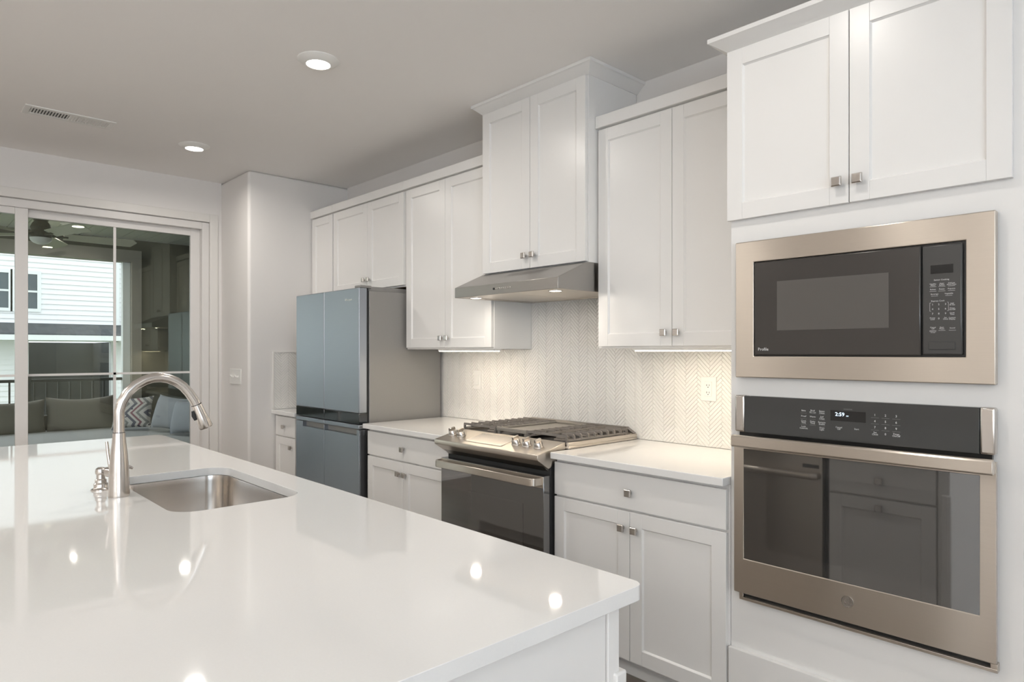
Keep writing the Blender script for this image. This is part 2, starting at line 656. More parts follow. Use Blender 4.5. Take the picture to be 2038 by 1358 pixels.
door = bpy.data.objects.new('door_1', None)
COL.objects.link(door)
door.location = (XL, 0.6, 0)
ORG[door.name] = Vector(door.location)
door['kind'] = 'structure'
door['label'] = 'white sliding glass patio door with grilles opening to a covered porch'
fr = MB()
fr.box(XL - 0.11, XL - 0.004, 1.829, 1.884, 0, 2.408)
fr.box(XL - 0.11, XL - 0.004, DY0, DY0 + 0.055, 0, 2.408)
fr.box(XL - 0.11, XL - 0.004, DY0 + 0.055, 1.829, 2.351, 2.408)
fr.box(XL - 0.11, XL - 0.004, DY0 + 0.055, 1.829, 0.0, 0.035)
build('door_frame', fr, 'vinyl', door, bevel=0.003)


def sash(y0, y1, xf, gy0, gy1, zg0=0.16, zg1=2.296, ztop=2.351):
    s = MB()
    s.box(xf - 0.03, xf, y0, gy0, 0.035, ztop)
    s.box(xf - 0.03, xf, gy1, y1, 0.035, ztop)
    s.box(xf - 0.03, xf, gy0, gy1, zg1, ztop)
    s.box(xf - 0.03, xf, gy0, gy1, 0.035, zg0)
    p = build('door_panel', s, 'vinyl', door, bevel=0.003)
    build('door_glass', MB().box(xf - 0.020, xf - 0.015, gy0 - 0.01, gy1 + 0.01, zg0 - 0.01, zg1 + 0.01), 'glass', p)
    g = MB()
    c = (gy0 + gy1) / 2
    for z in (1.199, 0.67, 1.735)[:1]:
        g.box(xf - 0.014, xf - 0.006, gy0, gy1, z - 0.008, z + 0.008)
    g.box(xf - 0.014, xf - 0.006, c - 0.009, c + 0.009, zg0, zg1)
    build('grille', g, 'vinyl', p)


sash(0.625, 1.829, XL - 0.055, 0.691, 1.757)
sash(DY0 + 0.055, 0.690, XL - 0.018, DY0 + 0.12, 0.617, zg1=2.304)

# ------------------------------------------------------------------ herringbone tile


def herringbone(u0, u1, v0, v1, wd=0.0150, n=6, gap=0.0013, depth=0.006):
    """tiles in (u,v) rotated 45 degrees and trimmed to the rectangle; returns bmesh in (u, depth, v)"""
    bm = bmesh.new()
    cu, cv = (u0 + u1) / 2, (v0 + v1) / 2
    R = math.hypot(u1 - u0, v1 - v0) / 2 + n * wd
    K = int(R / wd) + 2
    c45 = math.cos(PI / 4)

    def tile(x0, x1, y0, y1):
        g = gap / 2
        x0, x1, y0, y1 = x0 + g, x1 - g, y0 + g, y1 - g
        cx, cy = (x0 + x1) / 2, (y0 + y1) / 2
        ru, rv = (cx - cy) * c45 + cu, (cx + cy) * c45 + cv
        m = n * wd * 0.75
        if ru < u0 - m or ru > u1 + m or rv < v0 - m or rv > v1 + m:
            return
        b = 0.0008

        def P(x, y, d):
            return ((x - y) * c45 + cu, -d, (x + y) * c45 + cv)
        A = [bm.verts.new(P(x, y, 0)) for x, y in ((x0, y0), (x1, y0), (x1, y1), (x0, y1))]
        Bv = [bm.verts.new(P(x, y, depth - b)) for x, y in ((x0, y0), (x1, y0), (x1, y1), (x0, y1))]
        Cv = [bm.verts.new(P(x, y, depth)) for x, y in ((x0 + b, y0 + b), (x1 - b, y0 + b), (x1 - b, y1 - b), (x0 + b, y1 - b))]
        for X, Y in ((A, Bv), (Bv, Cv)):
            for i in range(4):
                bm.faces.new((X[i], X[(i + 1) % 4], Y[(i + 1) % 4], Y[i]))
        bm.faces.new(Cv)
    for r in range(-K, K):
        for x in range(-K, K):
            p = (x - r) % (2 * n)
            if p == 0:
                tile(x * wd, (x + n) * wd, r * wd, (r + 1) * wd)
            elif p == 2 * n - 1:
                tile(x * wd, (x + 1) * wd, r * wd, (r + n) * wd)
    for co, no in (((u0, 0, 0), (-1, 0, 0)), ((u1, 0, 0), (1, 0, 0)), ((0, 0, v0), (0, 0, -1)), ((0, 0, v1), (0, 0, 1))):
        bmesh.ops.bisect_plane(bm, geom=bm.verts[:] + bm.edges[:] + bm.faces[:], plane_co=co, plane_no=no, clear_outer=True)
    return bm


def tiles_to_wall(name, rects, place, parent, grout_boxes):
    mb = MB()
    for rc in rects:
        t = herringbone(*rc)
        vm = {}
        for v in t.verts:
            vm[v] = mb.bm.verts.new(place(v.co))
        for f in t.faces:
            mb.face([vm[v] for v in f.verts])
        t.free()
    build('tile_field', mb, 'tile', parent, smooth=0)
    build('grout_bed', grout_boxes, 'grout', parent, smooth=0)


bs = thing('tile_backsplash', (-2.45, YW, CT), 'white herringbone tile backsplash on the wall behind the range', 'backsplash')
YT = YW - 0.003
tiles_to_wall('b', [(-3.70, -2.831, CT + 0.002, 1.375), (-2.831, -2.070, CT + 0.002, 1.785), (-2.070, -1.210, CT + 0.002, 1.375)],
              lambda c: (c.x, YT - 0.001 + c.y, c.z), bs,
              MB().box(-3.70, -1.210, YT - 0.003, YW - 0.0015, CT + 0.001, 1.3755).box(-2.831, -2.070, YT - 0.003, YW - 0.0015, 1.375, 1.785))
bs2 = thing('tile_backsplash', (XS, 2.35, CT), 'narrow herringbone tile panel on the side wall over the small counter by the refrigerator', 'backsplash')
tiles_to_wall('b', [(2.178, 2.80, CT + 0.002, 1.355)], lambda c: (XS + 0.004 - c.y, c.x, c.z), bs2,
              MB().box(XS, XS + 0.006, 2.178, 2.80, CT + 0.001, 1.355))
e = MB()
e.box(XS, XS + 0.013, 2.170, 2.178, CT + 0.001, 1.364)
e.box(XS, XS + 0.013, 2.178, 2.80, 1.356, 1.364)
build('edge_trim', e, 'trim', bs2)

# ------------------------------------------------------------------ cabinets


def knob(parent, x, y, z, s=-1):
    """square pillow knob on a short stem, front towards s*y"""
    k = MB()
    k.box(x - 0.006, x + 0.006, y, y + s * 0.016, z - 0.006, z + 0.006)
    a = 0.0105
    b = 0.0150

    def ring(h, r):
        return k.verts([(x - r, y + s * h, z - r), (x + r, y + s * h, z - r), (x + r, y + s * h, z + r), (x - r, y + s * h, z + r)])
    R = [ring(0.014, a), ring(0.018, b), ring(0.024, b), ring(0.027, b * 0.8)]
    for p, q in zip(R, R[1:]):
        for i in range(4):
            k.face([p[i], p[(i + 1) % 4], q[(i + 1) % 4], q[i]])
    k.face(R[0])
    k.face(R[-1])
    return build('knob', k, 'nickel', parent, bevel=0.0008, smooth=0)


def shaker(parent, name, x0, x1, z0, z1, yf, s=-1, rail=0.058, th=0.019):
    """frame-and-panel door whose front plane is y=yf, facing s*y"""
    d = MB()
    yb = yf - s * th
    d.box(x0, x0 + rail, yf, yb, z0, z1)
    d.box(x1 - rail, x1, yf, yb, z0, z1)
    d.box(x0 + rail, x1 - rail, yf, yb, z0, z0 + rail)
    d.box(x0 + rail, x1 - rail, yf, yb, z1 - rail, z1)
    yp = yf - s * 0.009
    o = build(name, d, 'cab', parent, bevel=0.0012)
    # recessed centre panel with a small sloped bead all round
    p = MB()
    i0, i1, j0, j1 = x0 + rail, x1 - rail, z0 + rail, z1 - rail
    b = 0.005
    O = p.verts([(i0, yf - s * 0.003, j0), (i1, yf - s * 0.003, j0), (i1, yf - s * 0.003, j1), (i0, yf - s * 0.003, j1)])
    I = p.verts([(i0 + b, yp, j0 + b), (i1 - b, yp, j0 + b), (i1 - b, yp, j1 - b), (i0 + b, yp, j1 - b)])
    Bk = p.verts([(i0, yb, j0), (i1, yb, j0), (i1, yb, j1), (i0, yb, j1)])
    for i in range(4):
        k = (i + 1) % 4
        p.face([O[i], O[k], I[k], I[i]])
        p.face([O[i], O[k], Bk[k], Bk[i]])
    p.face(I)
    p.face(Bk)
    build('panel', p, 'cab', o, smooth=0)
    return o


def slab(parent, name, x0, x1, z0, z1, yf, s=-1, th=0.019):
    return build(name, MB().box(x0, x1, yf, yf - s * th, z0, z1), 'cab', parent, bevel=0.0012)


def crown(parent, x0, x1, yf, zb, zt, p, left=None, right=None, yb=None):
    """sloped crown along the front (plane yf, out by p) with mitred returns where left/right is True"""
    prof = [(0.0, zb), (0.006, zb), (p - 0.008, zt - 0.018), (p, zt - 0.015), (p, zt), (0.0, zt)]
    m = MB()
    lo = 1 if left else 0
    ro = 1 if right else 0
    A = m.verts([(x0 - q * lo, yf - q, z) for q, z in prof])
    Bv = m.verts([(x1 + q * ro, yf - q, z) for q, z in prof])
    n = len(prof)
    for i in range(n):
        m.face([A[i], A[(i + 1) % n], Bv[(i + 1) % n], Bv[i]])
    for flag, base, sgn, V in ((left, x0, -1, A), (right, x1, 1, Bv)):
        if flag:
            Cc = m.verts([(base + sgn * q, yb, z) for q, z in prof])
            for i in range(n):
                m.face([V[i], V[(i + 1) % n], Cc[(i + 1) % n], Cc[i]])
            m.face(Cc)
        else:
            m.face(V)
    return build('crown_moulding', m, 'cab', parent, smooth=20)


def cabinet(name, label, x0, x1, z0, z1, yf, yb, doors, drawers=(), group=None, toe=False, cat='cabinet', crown_p=None, door_y=None,
            wood=False, ends=(False, False)):
    t = thing(name, ((x0 + x1) / 2, yb, 0 if toe else z0), label, cat, group)
    c = MB()
    if toe:
        c.box(x0, x1, yf, yb, 0.105, z1)
    else:
        c.box(x0, x1, yf, yb, z0, z1)
    build('carcass', c, 'cab', t, bevel=0.0012)
    dy = door_y if door_y is not None else yf - 0.020
    for (a, b, c0, c1, kx, kz) in doors:
        d = shaker(t, 'door', a, b, c0, c1, dy)
        if kx is not None:
            knob(d, kx, dy, kz)
    for (a, b, c0, c1, kx, kz) in drawers:
        d = slab(t, 'drawer', a, b, c0, c1, dy)
        if kx is not None:
            knob(d, kx, dy, kz)
    if toe:
        k = MB().box(x0, x1, yf + 0.085, yb, 0, 0.105)
        build('toe_kick', k, 'cab', t)
        build('shoe_moulding', MB().prism([(yf + 0.085, 0), (yf + 0.085, 0.045), (yf + 0.080, 0.04), (yf + 0.073, 0.0)], 'x', x0, x1), 'cab', t)
    if wood:
        build('underside', MB().box(x0 + 0.018, x1 - 0.002, yf + 0.018, yb, z0 - 0.002, z0), 'wood', t)
    if crown_p and crown_p[2] is None:
        build('top_riser', MB().box(x0, x1, yf - 0.030, yf, crown_p[0], crown_p[1]), 'cab', t, bevel=0.003)
    elif crown_p:
        crown(t, x0, x1, yf, crown_p[0], crown_p[1], crown_p[2], ends[0], ends[1], yb)
    return t


YB = 2.205       # base cabinet frame face
YU = 2.510       # wall cabinet frame face
UB, UT = 1.378, 2.438
CR = (2.437, 2.495, None)

# wall cabinets
cabinet('upper_cabinet', 'narrow white single-door wall cabinet in the corner beside the over-refrigerator cabinet', XS + 0.002, -4.691, UB, UT, YU, YW - 0.002,
        [(-5.035, -4.696, 1.388, 2.428, -4.728, 1.447)], crown_p=CR)
cabinet('upper_cabinet', 'short white two-door cabinet over the refrigerator with bare wood underside', -4.689, -3.7075, 1.798, UT, YU, YW - 0.002,
        [(-4.682, -4.185, 1.808, 2.428, -4.213, 1.878), (-4.181, -3.722, 1.808, 2.428, -4.152, 1.878)], crown_p=CR, wood=True)
cabinet('upper_cabinet', 'tall white two-door wall cabinet between the refrigerator and the range hood', -3.7055, -2.833, UB, UT, YU, YW - 0.002,
        [(-3.690, -3.270, 1.388, 2.428, -3.299, 1.447), (-3.267, -2.838, 1.388, 2.428, -3.236, 1.447)], crown_p=CR)
cabinet('upper_cabinet', 'deep white two-door cabinet above the range hood rising to the ceiling', -2.831, -2.069, 1.792, 2.692, 2.435, YW - 0.002,
        [(-2.826, -2.4515, 1.796, 2.684, -2.481, 1.862), (-2.4485, -2.074, 1.796, 2.684, -2.419, 1.862)], crown_p=(2.688, 2.742, 0.055), ends=(True, True))
cabinet('upper_cabinet', 'white two-door wall cabinet between the range hood and the oven tower', -2.0675, -1.209, UB, UT, YU, YW - 0.002,
        [(-2.056, -1.6445, 1.388, 2.428, -1.676, 1.447), (-1.6415, -1.224, 1.388, 2.428, -1.611, 1.447)], crown_p=CR)

# base cabinets
DR0, DR1 = 0.722, 0.868
cabinet('base_cabinet', 'white base cabinet with wide drawer and two doors between the range and the oven tower', -2.062, -1.209, 0, CB, YB, YW - 0.012,
        [(-2.058, -1.6425, 0.108, 0.713, -1.673, 0.645), (-1.6395, -1.216, 0.108, 0.713, -1.609, 0.645)],
        [(-2.058, -1.216, DR0, DR1, -1.637, 0.792)], toe=True)
cabinet('base_cabinet', 'white base cabinet with drawer and two doors between the refrigerator and the range', -3.672, -2.836, 0, CB, YB, YW - 0.012,
        [(-3.666, -3.2785, 0.108, 0.713, -3.308, 0.645), (-3.2755, -2.840, 0.108, 0.713, -3.245, 0.645)],
        [(-3.666, -2.840, DR0, DR1, -3.263, 0.792)], toe=True)
cabinet('base_cabinet', 'slim white base cabinet with one small drawer in the corner past the refrigerator', XS + 0.015, -4.676, 0, CB, YB, YW - 0.012,
        [(-5.03, -4.692, 0.108, 0.713, -4.745, 0.645)], [(-5.03, -4.692, DR0, DR1, -4.868, 0.792)], toe=True)

# counters


def counter(label, x0, x1):
    o = build('countertop', MB().box(x0, x1, 2.150, YW - 0.004, CB, CT), 'quartz', org=((x0 + x1) / 2, 2.5, CB), bevel=0.003)
    return tag(o, label, 'countertop')


counter('white quartz counter between the range and the oven tower', -2.052, -1.209)
counter('white quartz counter between the refrigerator and the range', -3.668, -2.842)
counter('small white quartz counter in the corner past the refrigerator', XS + 0.014, -4.632)

# ------------------------------------------------------------------ oven tower
tw = thing('oven_cabinet', (-0.78, YW, 0), 'tall white cabinet housing the microwave and wall oven, two doors on top', 'cabinet')
TX0, TX1 = -1.207, -0.362
c = MB()
c.box(TX0, TX1, YB, YW - 0.002, 0.001, UT)
build('carcass', c, 'cab', tw, bevel=0.0012)
for a, b, kx in ((-1.212, -0.799, -0.828), (-0.796, -0.384, -0.767)):
    d = shaker(tw, 'door', a, b, 1.829, 2.432, YB - 0.02)
    knob(d, kx, YB - 0.02, 1.896)
p = slab(tw, 'drawer', -1.207, -0.37, 0.06, 0.309, YB - 0.02)
crown(tw, TX0, TX1, YB, 2.435, 2.484, 0.060, True, False, 2.462)

# ------------------------------------------------------------------ microwave
MY = 2.176
mw = thing('microwave', (-0.797, MY, 1.272), 'black built-in microwave with wide stainless trim, above the wall oven', 'microwave')


def ring_plate(x0, x1, z0, z1, i0, i1, j0, j1, yf, yb, rad=0.0):
    m = MB()
    L = []
    for y in (yf, yb):
        L.append((m.verts([(x0, y, z0), (x1, y, z0), (x1, y, z1), (x0, y, z1)]), m.verts([(i0, y, j0), (i1, y, j0), (i1, y, j1), (i0, y, j1)])))
    for k in range(4):
        q = (k + 1) % 4
        for (O, I) in L:
            m.face([O[k], O[q], I[q], I[k]])
        m.face([L[0][0][k], L[0][0][q], L[1][0][q], L[1][0][k]])
        m.face([L[0][1][k], L[0][1][q], L[1][1][q], L[1][1][k]])
    return m


f = ring_plate(-1.1745, -0.4185, 1.2725, 1.7455, -1.107, -0.487, 1.347, 1.672, MY, MY + 0.028)
build('trim_frame', f, 'steel', mw, bevel=0.003, segs=3)
build('housing', MB().box(-1.110, -0.484, MY + 0.010, MY + 0.028, 1.344, 1.675), 'black', mw)
md = build('door', MB().box(-1.1045, -0.5965, MY - 0.002, MY + 0.010, 1.3505, 1.669), 'mw_glass', mw, bevel=0.004)
build('window', MB().box(-1.023, -0.681, MY - 0.0026, MY, 1.434, 1.599), 'mw_window', md)
build('lettering', MB().text('Profile', 0.0145, -1.071, MY - 0.0026, 1.3705), 'letter', md, smooth=0, fixn=False)
mp_ = build('control_panel', MB().box(-0.5935, -0.494, MY - 0.002, MY + 0.010, 1.3525, 1.667), 'mw_panel', mw, bevel=0.005)
build('display', MB().box(-0.5715, -0.516, MY - 0.0026, MY, 1.5845, 1.609), 'display', mp_)
b_ = MB().box(-0.5775, -0.5095, MY - 0.0026, MY, 1.3665, 1.3915)
build('button_gap', b_, 'slot', mp_)
build('open_button', MB().box(-0.5755, -0.5115, MY - 0.0042, MY, 1.3685, 1.3895), 'mw_panel', mp_, bevel=0.001)
t = MB()
YL = MY - 0.0024
fs = 0.0058


def lab(s, x, z, size=fs):
    t.text(s, size, x, YL, z)


lab('Sensor Cooking', -0.5445, 1.5665, 0.0058)
for s, x, z in (('Healthy\nMenu', -0.5655, 1.5535), ('Melt/\nSoften', -0.5435, 1.5535), ('Defrost\nAuto/Time', -0.520, 1.5535),
                ('Reheat', -0.5655, 1.5400), ('Potato', -0.5435, 1.5400), ('Popcorn', -0.520, 1.5400), ('Beverage', -0.5615, 1.5265), ('Vegetable', -0.5265, 1.5265)):
    lab(s, x, z, 0.0052)
for x, z in ((-0.5655, 1.5475), (-0.5435, 1.5475), (-0.520, 1.5475), (-0.5655, 1.5345), (-0.5435, 1.5345), (-0.520, 1.5345), (-0.5615, 1.521), (-0.5265, 1.521),
             (-0.5655, 1.4225), (-0.5435, 1.4225), (-0.518, 1.4225)):
    v = t.verts([(x - 0.0085, YL - 0.0003, z - 0.0003), (x + 0.0085, YL - 0.0003, z - 0.0003), (x + 0.0085, YL - 0.0003, z + 0.0003), (x - 0.0085, YL - 0.0003, z + 0.0003)])
    t.face(v)
lab('Express Cook', -0.5535, 1.5068, 0.0058)
for i, s in enumerate('123456789'):
    lab(s, (-0.5665, -0.551, -0.5345)[i % 3], 1.4968 - 0.0132 * (i // 3), 0.0070)
lab('0', -0.551, 1.4565, 0.0070)
lab('Power\nLevel', -0.5665, 1.4565, 0.0052)
lab('Set\nClock', -0.5345, 1.4565, 0.0052)
for i, s in enumerate(('Add\n30 Sec', 'Timer\nOn/Off', 'Cook\nTime', 'Custom\nDisplay')):
    lab(s, -0.5185, 1.4962 - 0.0134 * i, 0.0052)
lab('Cancel\nOff', -0.5655, 1.4295, 0.0052)
lab('Start\nPause', -0.5435, 1.4295, 0.0052)
lab('Sound', -0.518, 1.4290, 0.0052)
lab('Hold 3 sec\nto lock', -0.5655, 1.4185, 0.0038)
for sx in (-1, 1):
    xx = -0.5505 + sx * 0.0228
    for (a0, a1, z0, z1) in ((xx - 0.0003, xx + 0.0003, 1.478, 1.502), (xx, xx - sx * 0.003, 1.5017, 1.5023), (xx, xx - sx * 0.003, 1.4777, 1.4783)):
        t.face(t.verts([(a0, YL - 0.0003, z0), (a1, YL - 0.0003, z0), (a1, YL - 0.0003, z1), (a0, YL - 0.0003, z1)]))
build('lettering', t, 'letter', mp_, smooth=0, fixn=False)

# ------------------------------------------------------------------ wall oven
ov = thing('wall_oven', (-0.797, MY, 0.494), 'stainless single wall oven with dark glass, clock reading 2:59, under the microwave', 'oven')
for a, b in ((-1.175, -1.139), (-0.4545, -0.4185)):
    build('end_cap', MB().box(a, b, MY - 0.004, MY + 0.028, 1.082, 1.2105), 'steel_smooth', ov, bevel=0.006, segs=3)
op = build('control_panel', MB().box(-1.139, -0.4545, MY - 0.003, MY + 0.028, 1.082, 1.2095), 'oven_panel', ov, bevel=0.001)
OL = MY - 0.0034
build('display', MB().box(-0.8485, -0.7445, OL, MY, 1.145, 1.1775), 'display', op)
build('clock_digits', MB().text('2:59', 0.0165, -0.8200, OL - 0.0004, 1.1655), 'clock', op, smooth=0, fixn=False)
build('clock_suffix', MB().text('PM', 0.0050, -0.7975, OL - 0.0004, 1.1615), 'clock', op, smooth=0, fixn=False)
t = MB()
YL = OL
for s, x, z in (('Bake', -0.933, 1.1705), ('Broil\nHi / Lo', -0.904, 1.1695), ('Steam\nClean', -0.875, 1.1690), ('Proof', -0.933, 1.1525), ('Warm', -0.904, 1.1525),
                ('Self\nClean', -0.875, 1.1510), ('Cook\nTime', -0.933, 1.1340), ('Delay\nTime', -0.904, 1.1340), ('Remote\nEnable', -0.875, 1.1335),
                ('Lock\nControls', -0.933, 1.1160), ('Oven\nLight', -0.875, 1.1160)):
    lab(s, x, z, 0.0072)
build('mode_lettering', t, 'letter', op, smooth=0, fixn=False)
t = MB()
lab('Cancel\nOff', -0.823, 1.1220, 0.0072)
build('cancel_lettering', t, 'letter', op, smooth=0, fixn=False)
t = MB()
lab('Start', -0.7705, 1.1235, 0.0072)
build('start_lettering', t, 'letter', op, smooth=0, fixn=False)
t = MB()
for i, s in enumerate('123456789'):
    lab(s, -0.7185 + 0.0292 * (i % 3), 1.1708 - 0.0187 * (i // 3), 0.0092)
lab('0', -0.6893, 1.1150, 0.0092)
lab('Set\nClock', -0.718, 1.1150, 0.0072)
lab('Timer\nOn/Off', -0.660, 1.1150, 0.0072)
build('number_lettering', t, 'letter', op, smooth=0, fixn=False)
t = MB()
t.text('convection', 0.0058, -0.796, OL, 1.1835)
build('faint_lettering', t, 'faint', op, smooth=0, fixn=False)
for x0_, pitch, hw in ((-0.7185, 0.0292, 0.011), (-0.933, 0.029, 0.010)):
    t = MB()
    for i in range(3):
        for j in range(3):
            x, z = x0_ + pitch * i, 1.1625 - 0.0186 * j
            t.face(t.verts([(x - hw, OL - 0.0003, z - 0.0003), (x + hw, OL - 0.0003, z - 0.0003), (x + hw, OL - 0.0003, z + 0.0003), (x - hw, OL - 0.0003, z + 0.0003)]))
    build('button_marking', t, 'faint', op, smooth=0, fixn=False)
build('rear_body', MB().box(-1.165, -0.4285, MY + 0.012, MY + 0.0285, 0.497, 1.084), 'black', ov)
dr = build('oven_door', ring_plate(-1.1765, -0.4165, 0.5195, 1.064, -1.1405, -0.4535, 0.642, 1.024, MY - 0.006, MY + 0.012), 'steel', ov, bevel=0.002, segs=2)
build('door_glass', MB().box(-1.1405, -0.4535, MY - 0.0055, MY + 0.010, 0.642, 1.024), 'oven_pane', dr)
build('inner_window', MB().box(-1.058, -0.532, MY - 0.0057, MY, 0.690, 0.962), 'black_glass', dr)
# handle
h = MB()
h.prism([(2.098, 1.042), (2.098, 1.072), (2.103, 1.078), (2.118, 1.078), (2.122, 1.072), (2.122, 1.044), (2.118, 1.038), (2.103, 1.038)], 'x', -1.150, -0.410)
for x in (-1.140, -0.440):
    h.prism([(2.120, 1.044), (2.120, 1.074), (2.172, 1.064), (2.172, 1.032)], 'x', x, x + 0.022)
build('handle', h, 'steel', dr, bevel=0.002)
# round badge with a scrolled monogram
g = MB()
bx_, bz_ = -0.797, 0.586
g.lathe((bx_, MY - 0.006, bz_), [(0.0, 0.0005), (0.0155, 0.0005), (0.0165, 0.002), (0.0185, 0.002), (0.0192, 0.0)], 32, 'y')
for k in range(4):
    a = PI / 4 + k * PI / 2
    pts = [(bx_ + math.cos(a + q * 0.5) * (0.004 + 0.0022 * q), MY - 0.0078, bz_ + math.sin(a + q * 0.5) * (0.004 + 0.0022 * q)) for q in range(5)]
    g.tube(pts, 0.0008, 6)
pts = [(bx_ - 0.006 + 0.003 * math.cos(q), MY - 0.0078, bz_ + 0.004 * math.sin(q)) for q in [i * 0.6 for i in range(1, 10)]]
g.tube(pts, 0.0009, 6)
pts = [(bx_ + 0.005 + 0.003 * math.cos(q), MY - 0.0078, bz_ + 0.004 * math.sin(q)) for q in [i * 0.6 for i in range(1, 9)]]
g.tube(pts, 0.0009, 6)
build('badge', g, 'steel_smooth', dr)
# bottom vent trim
v = MB()
v.box(-1.161, -0.4145, MY + 0.002, MY + 0.028, 0.4935, 0.5035)
v.box(-1.161, -1.146, MY + 0.002, MY + 0.028, 0.5035, 0.517)
v.box(-0.431, -0.4145, MY + 0.002, MY + 0.028, 0.5035, 0.517)
build('vent_trim', v, 'steel', ov, bevel=0.001)

# ------------------------------------------------------------------ range
rg = thing('gas_range', (-2.45, 2.45, 0), 'stainless slide-in gas range with black oven door, knobs on a sloped front panel', 'range')
b = MB()
b.box(-2.822, -2.070, 2.172, 2.780, 0.06, 0.905)
build('body', b, 'rubber', rg, bevel=0.003)
build('toe_panel', MB().box(-2.80, -2.08, 2.20, 2.30, 0.0, 0.06), 'black', rg)
# sloped control console
PZ0, PZ1, PY0, PY1 = 0.904, 0.945, 2.086, 2.262
cp = MB().prism([(PY0, 0.880), (PY0 - 0.002, 0.890), (PY0, PZ0), (PY1, PZ1), (PY1 + 0.006, PZ1), (PY1 + 0.006, 0.915), (2.17, 0.84), (2.155, 0.835)], 'x', -2.829, -2.066)
pan = build('control_panel', cp, 'steel', rg, bevel=0.002)
build('panel_skirt', MB().prism([(2.100, 0.879), (2.165, 0.822), (2.20, 0.822), (2.20, 0.879)], 'x', -2.815, -2.080), 'dark_steel', rg, bevel=0.002)


def on_panel(y):
    return PZ0 + (y - PY0) / (PY1 - PY0) * (PZ1 - PZ0)


nv = Vector((0, -(PZ1 - PZ0), PY1 - PY0)).normalized()
tv = Vector((0, PY1 - PY0, PZ1 - PZ0)).normalized()
for x in (-2.772, -2.702, -2.286, -2.214, -2.138):
    k = MB()
    c0 = Vector((x, 2.165, on_panel(2.165)))
    k.tube([c0, c0 + nv * 0.006, c0 + nv * 0.007, c0 + nv * 0.024, c0 + nv * 0.028], [0.024, 0.0235, 0.0215, 0.0195, 0.017], 28)
    a = c0 + nv * 0.026
    q = Vector((1, 0, 0))
    ring = []
    for (du, dv) in ((-0.0055, -0.019), (0.0055, -0.019), (0.0055, 0.019), (-0.0055, 0.019)):
        ring.append(a + q * du + tv * dv)
    lo = k.verts(ring)
    hi = k.verts([p_ + nv * 0.016 for p_ in ring])
    for i in range(4):
        k.face([lo[i], lo[(i + 1) % 4], hi[(i + 1) % 4], hi[i]])
    k.face(lo[::-1])
    k.face(hi)
    build('knob', k, 'nickel', rg, bevel=0.0015)
dp = MB()
y0_, y1_ = 2.118, 2.235
A_ = dp.verts([(x, y, on_panel(y) + dz) for dz in (0.0002, 0.0022) for x, y in ((-2.615, y0_), (-2.345, y0_), (-2.345, y1_), (-2.615, y1_))])
for fidx in ((3, 2, 1, 0), (4, 5, 6, 7), (0, 1, 5, 4), (1, 2, 6, 5), (2, 3, 7, 6), (3, 0, 4, 7)):
    dp.face([A_[i] for i in fidx])
build('touch_panel', dp, 'steel_smooth', rg)
# cooktop pan and side rails
ck = MB()
ck.box(-2.846, -2.048, PY1 + 0.006, 2.790, CT + 0.001, 0.926)
ck.box(-2.846, -2.832, PY1 + 0.006, 2.790, 0.926, 0.944)
ck.box(-2.062, -2.048, PY1 + 0.006, 2.790, 0.926, 0.944)
ck.box(-2.832, -2.062, 2.752, 2.790, 0.926, 0.946)
build('cooktop_rim', ck, 'steel', rg, bevel=0.002)
build('cooktop_surface', MB().box(-2.832, -2.062, PY1 + 0.008, 2.752, 0.926, 0.930), 'cooktop', rg)
vt = MB()
vt.prism([(2.742, 0.946), (2.790, 0.946), (2.790, 0.975), (2.770, 0.975)], 'x', -2.80, -2.10)
vt.prism([(-2.10, 0.946), (-2.10, 0.973), (-2.052, 0.946)], 'y', 2.764, 2.790)
vt.prism([(-2.80, 0.946), (-2.80, 0.973), (-2.842, 0.946)], 'y', 2.764, 2.790)
build('rear_vent', vt, 'dark_steel', rg, bevel=0.001)


def grate(x0, x1):
    g = MB()
    y0, y1 = 2.280, 2.738
    z1 = 0.976
    zm = 0.9645
    wd = 0.0085

    def bar(a, b, c, d, z0_=zm, z1_=z1):
        g.prism([(a, z0_), (b, z0_), (b - 0.0015, z1_), (a + 0.0015, z1_)], 'y', c, d)

    def barx(a, b, c, d, z0_=zm, z1_=z1):
        g.prism([(c, z0_), (d, z0_), (d - 0.0015, z1_), (c + 0.0015, z1_)], 'x', a, b)
    barx(x0, x1, y0, y0 + wd)
    barx(x0, x1, y1 - wd, y1)
    cx = (x0 + x1) / 2
    bar(cx - wd / 2, cx + wd / 2, y0 + wd, y1 - wd)
    for sx, xe in ((1, x0), (-1, x1)):
        bar(min(xe, xe + sx * 0.009), max(xe, xe + sx * 0.009), y0, y1, 0.946, 0.954)
    n = 9
    for i in range(n + 1):
        y = y0 + wd / 2 + (y1 - y0 - wd) * i / n
        for sx, xe in ((1, x0), (-1, x1)):
            reach = (x1 - x0) * (0.30 if i % 2 else 0.37)
            prof = [(xe, 0.950), (xe, z1 - 0.009), (xe + sx * 0.008, z1), (xe + sx * reach, z1), (xe + sx * reach, zm), (xe + sx * 0.012, zm), (xe + sx * 0.0095, 0.950)]
            g.prism(prof, 'y', y - wd / 2, y + wd / 2)
    for x in (x0 + 0.006, x1 - 0.006):
        for y in (y0 + 0.01, y1 - 0.01):
            g.box(x - 0.006, x + 0.006, y - 0.006, y + 0.006, 0.930, 0.952)
    build('grate', g, 'iron', rg)


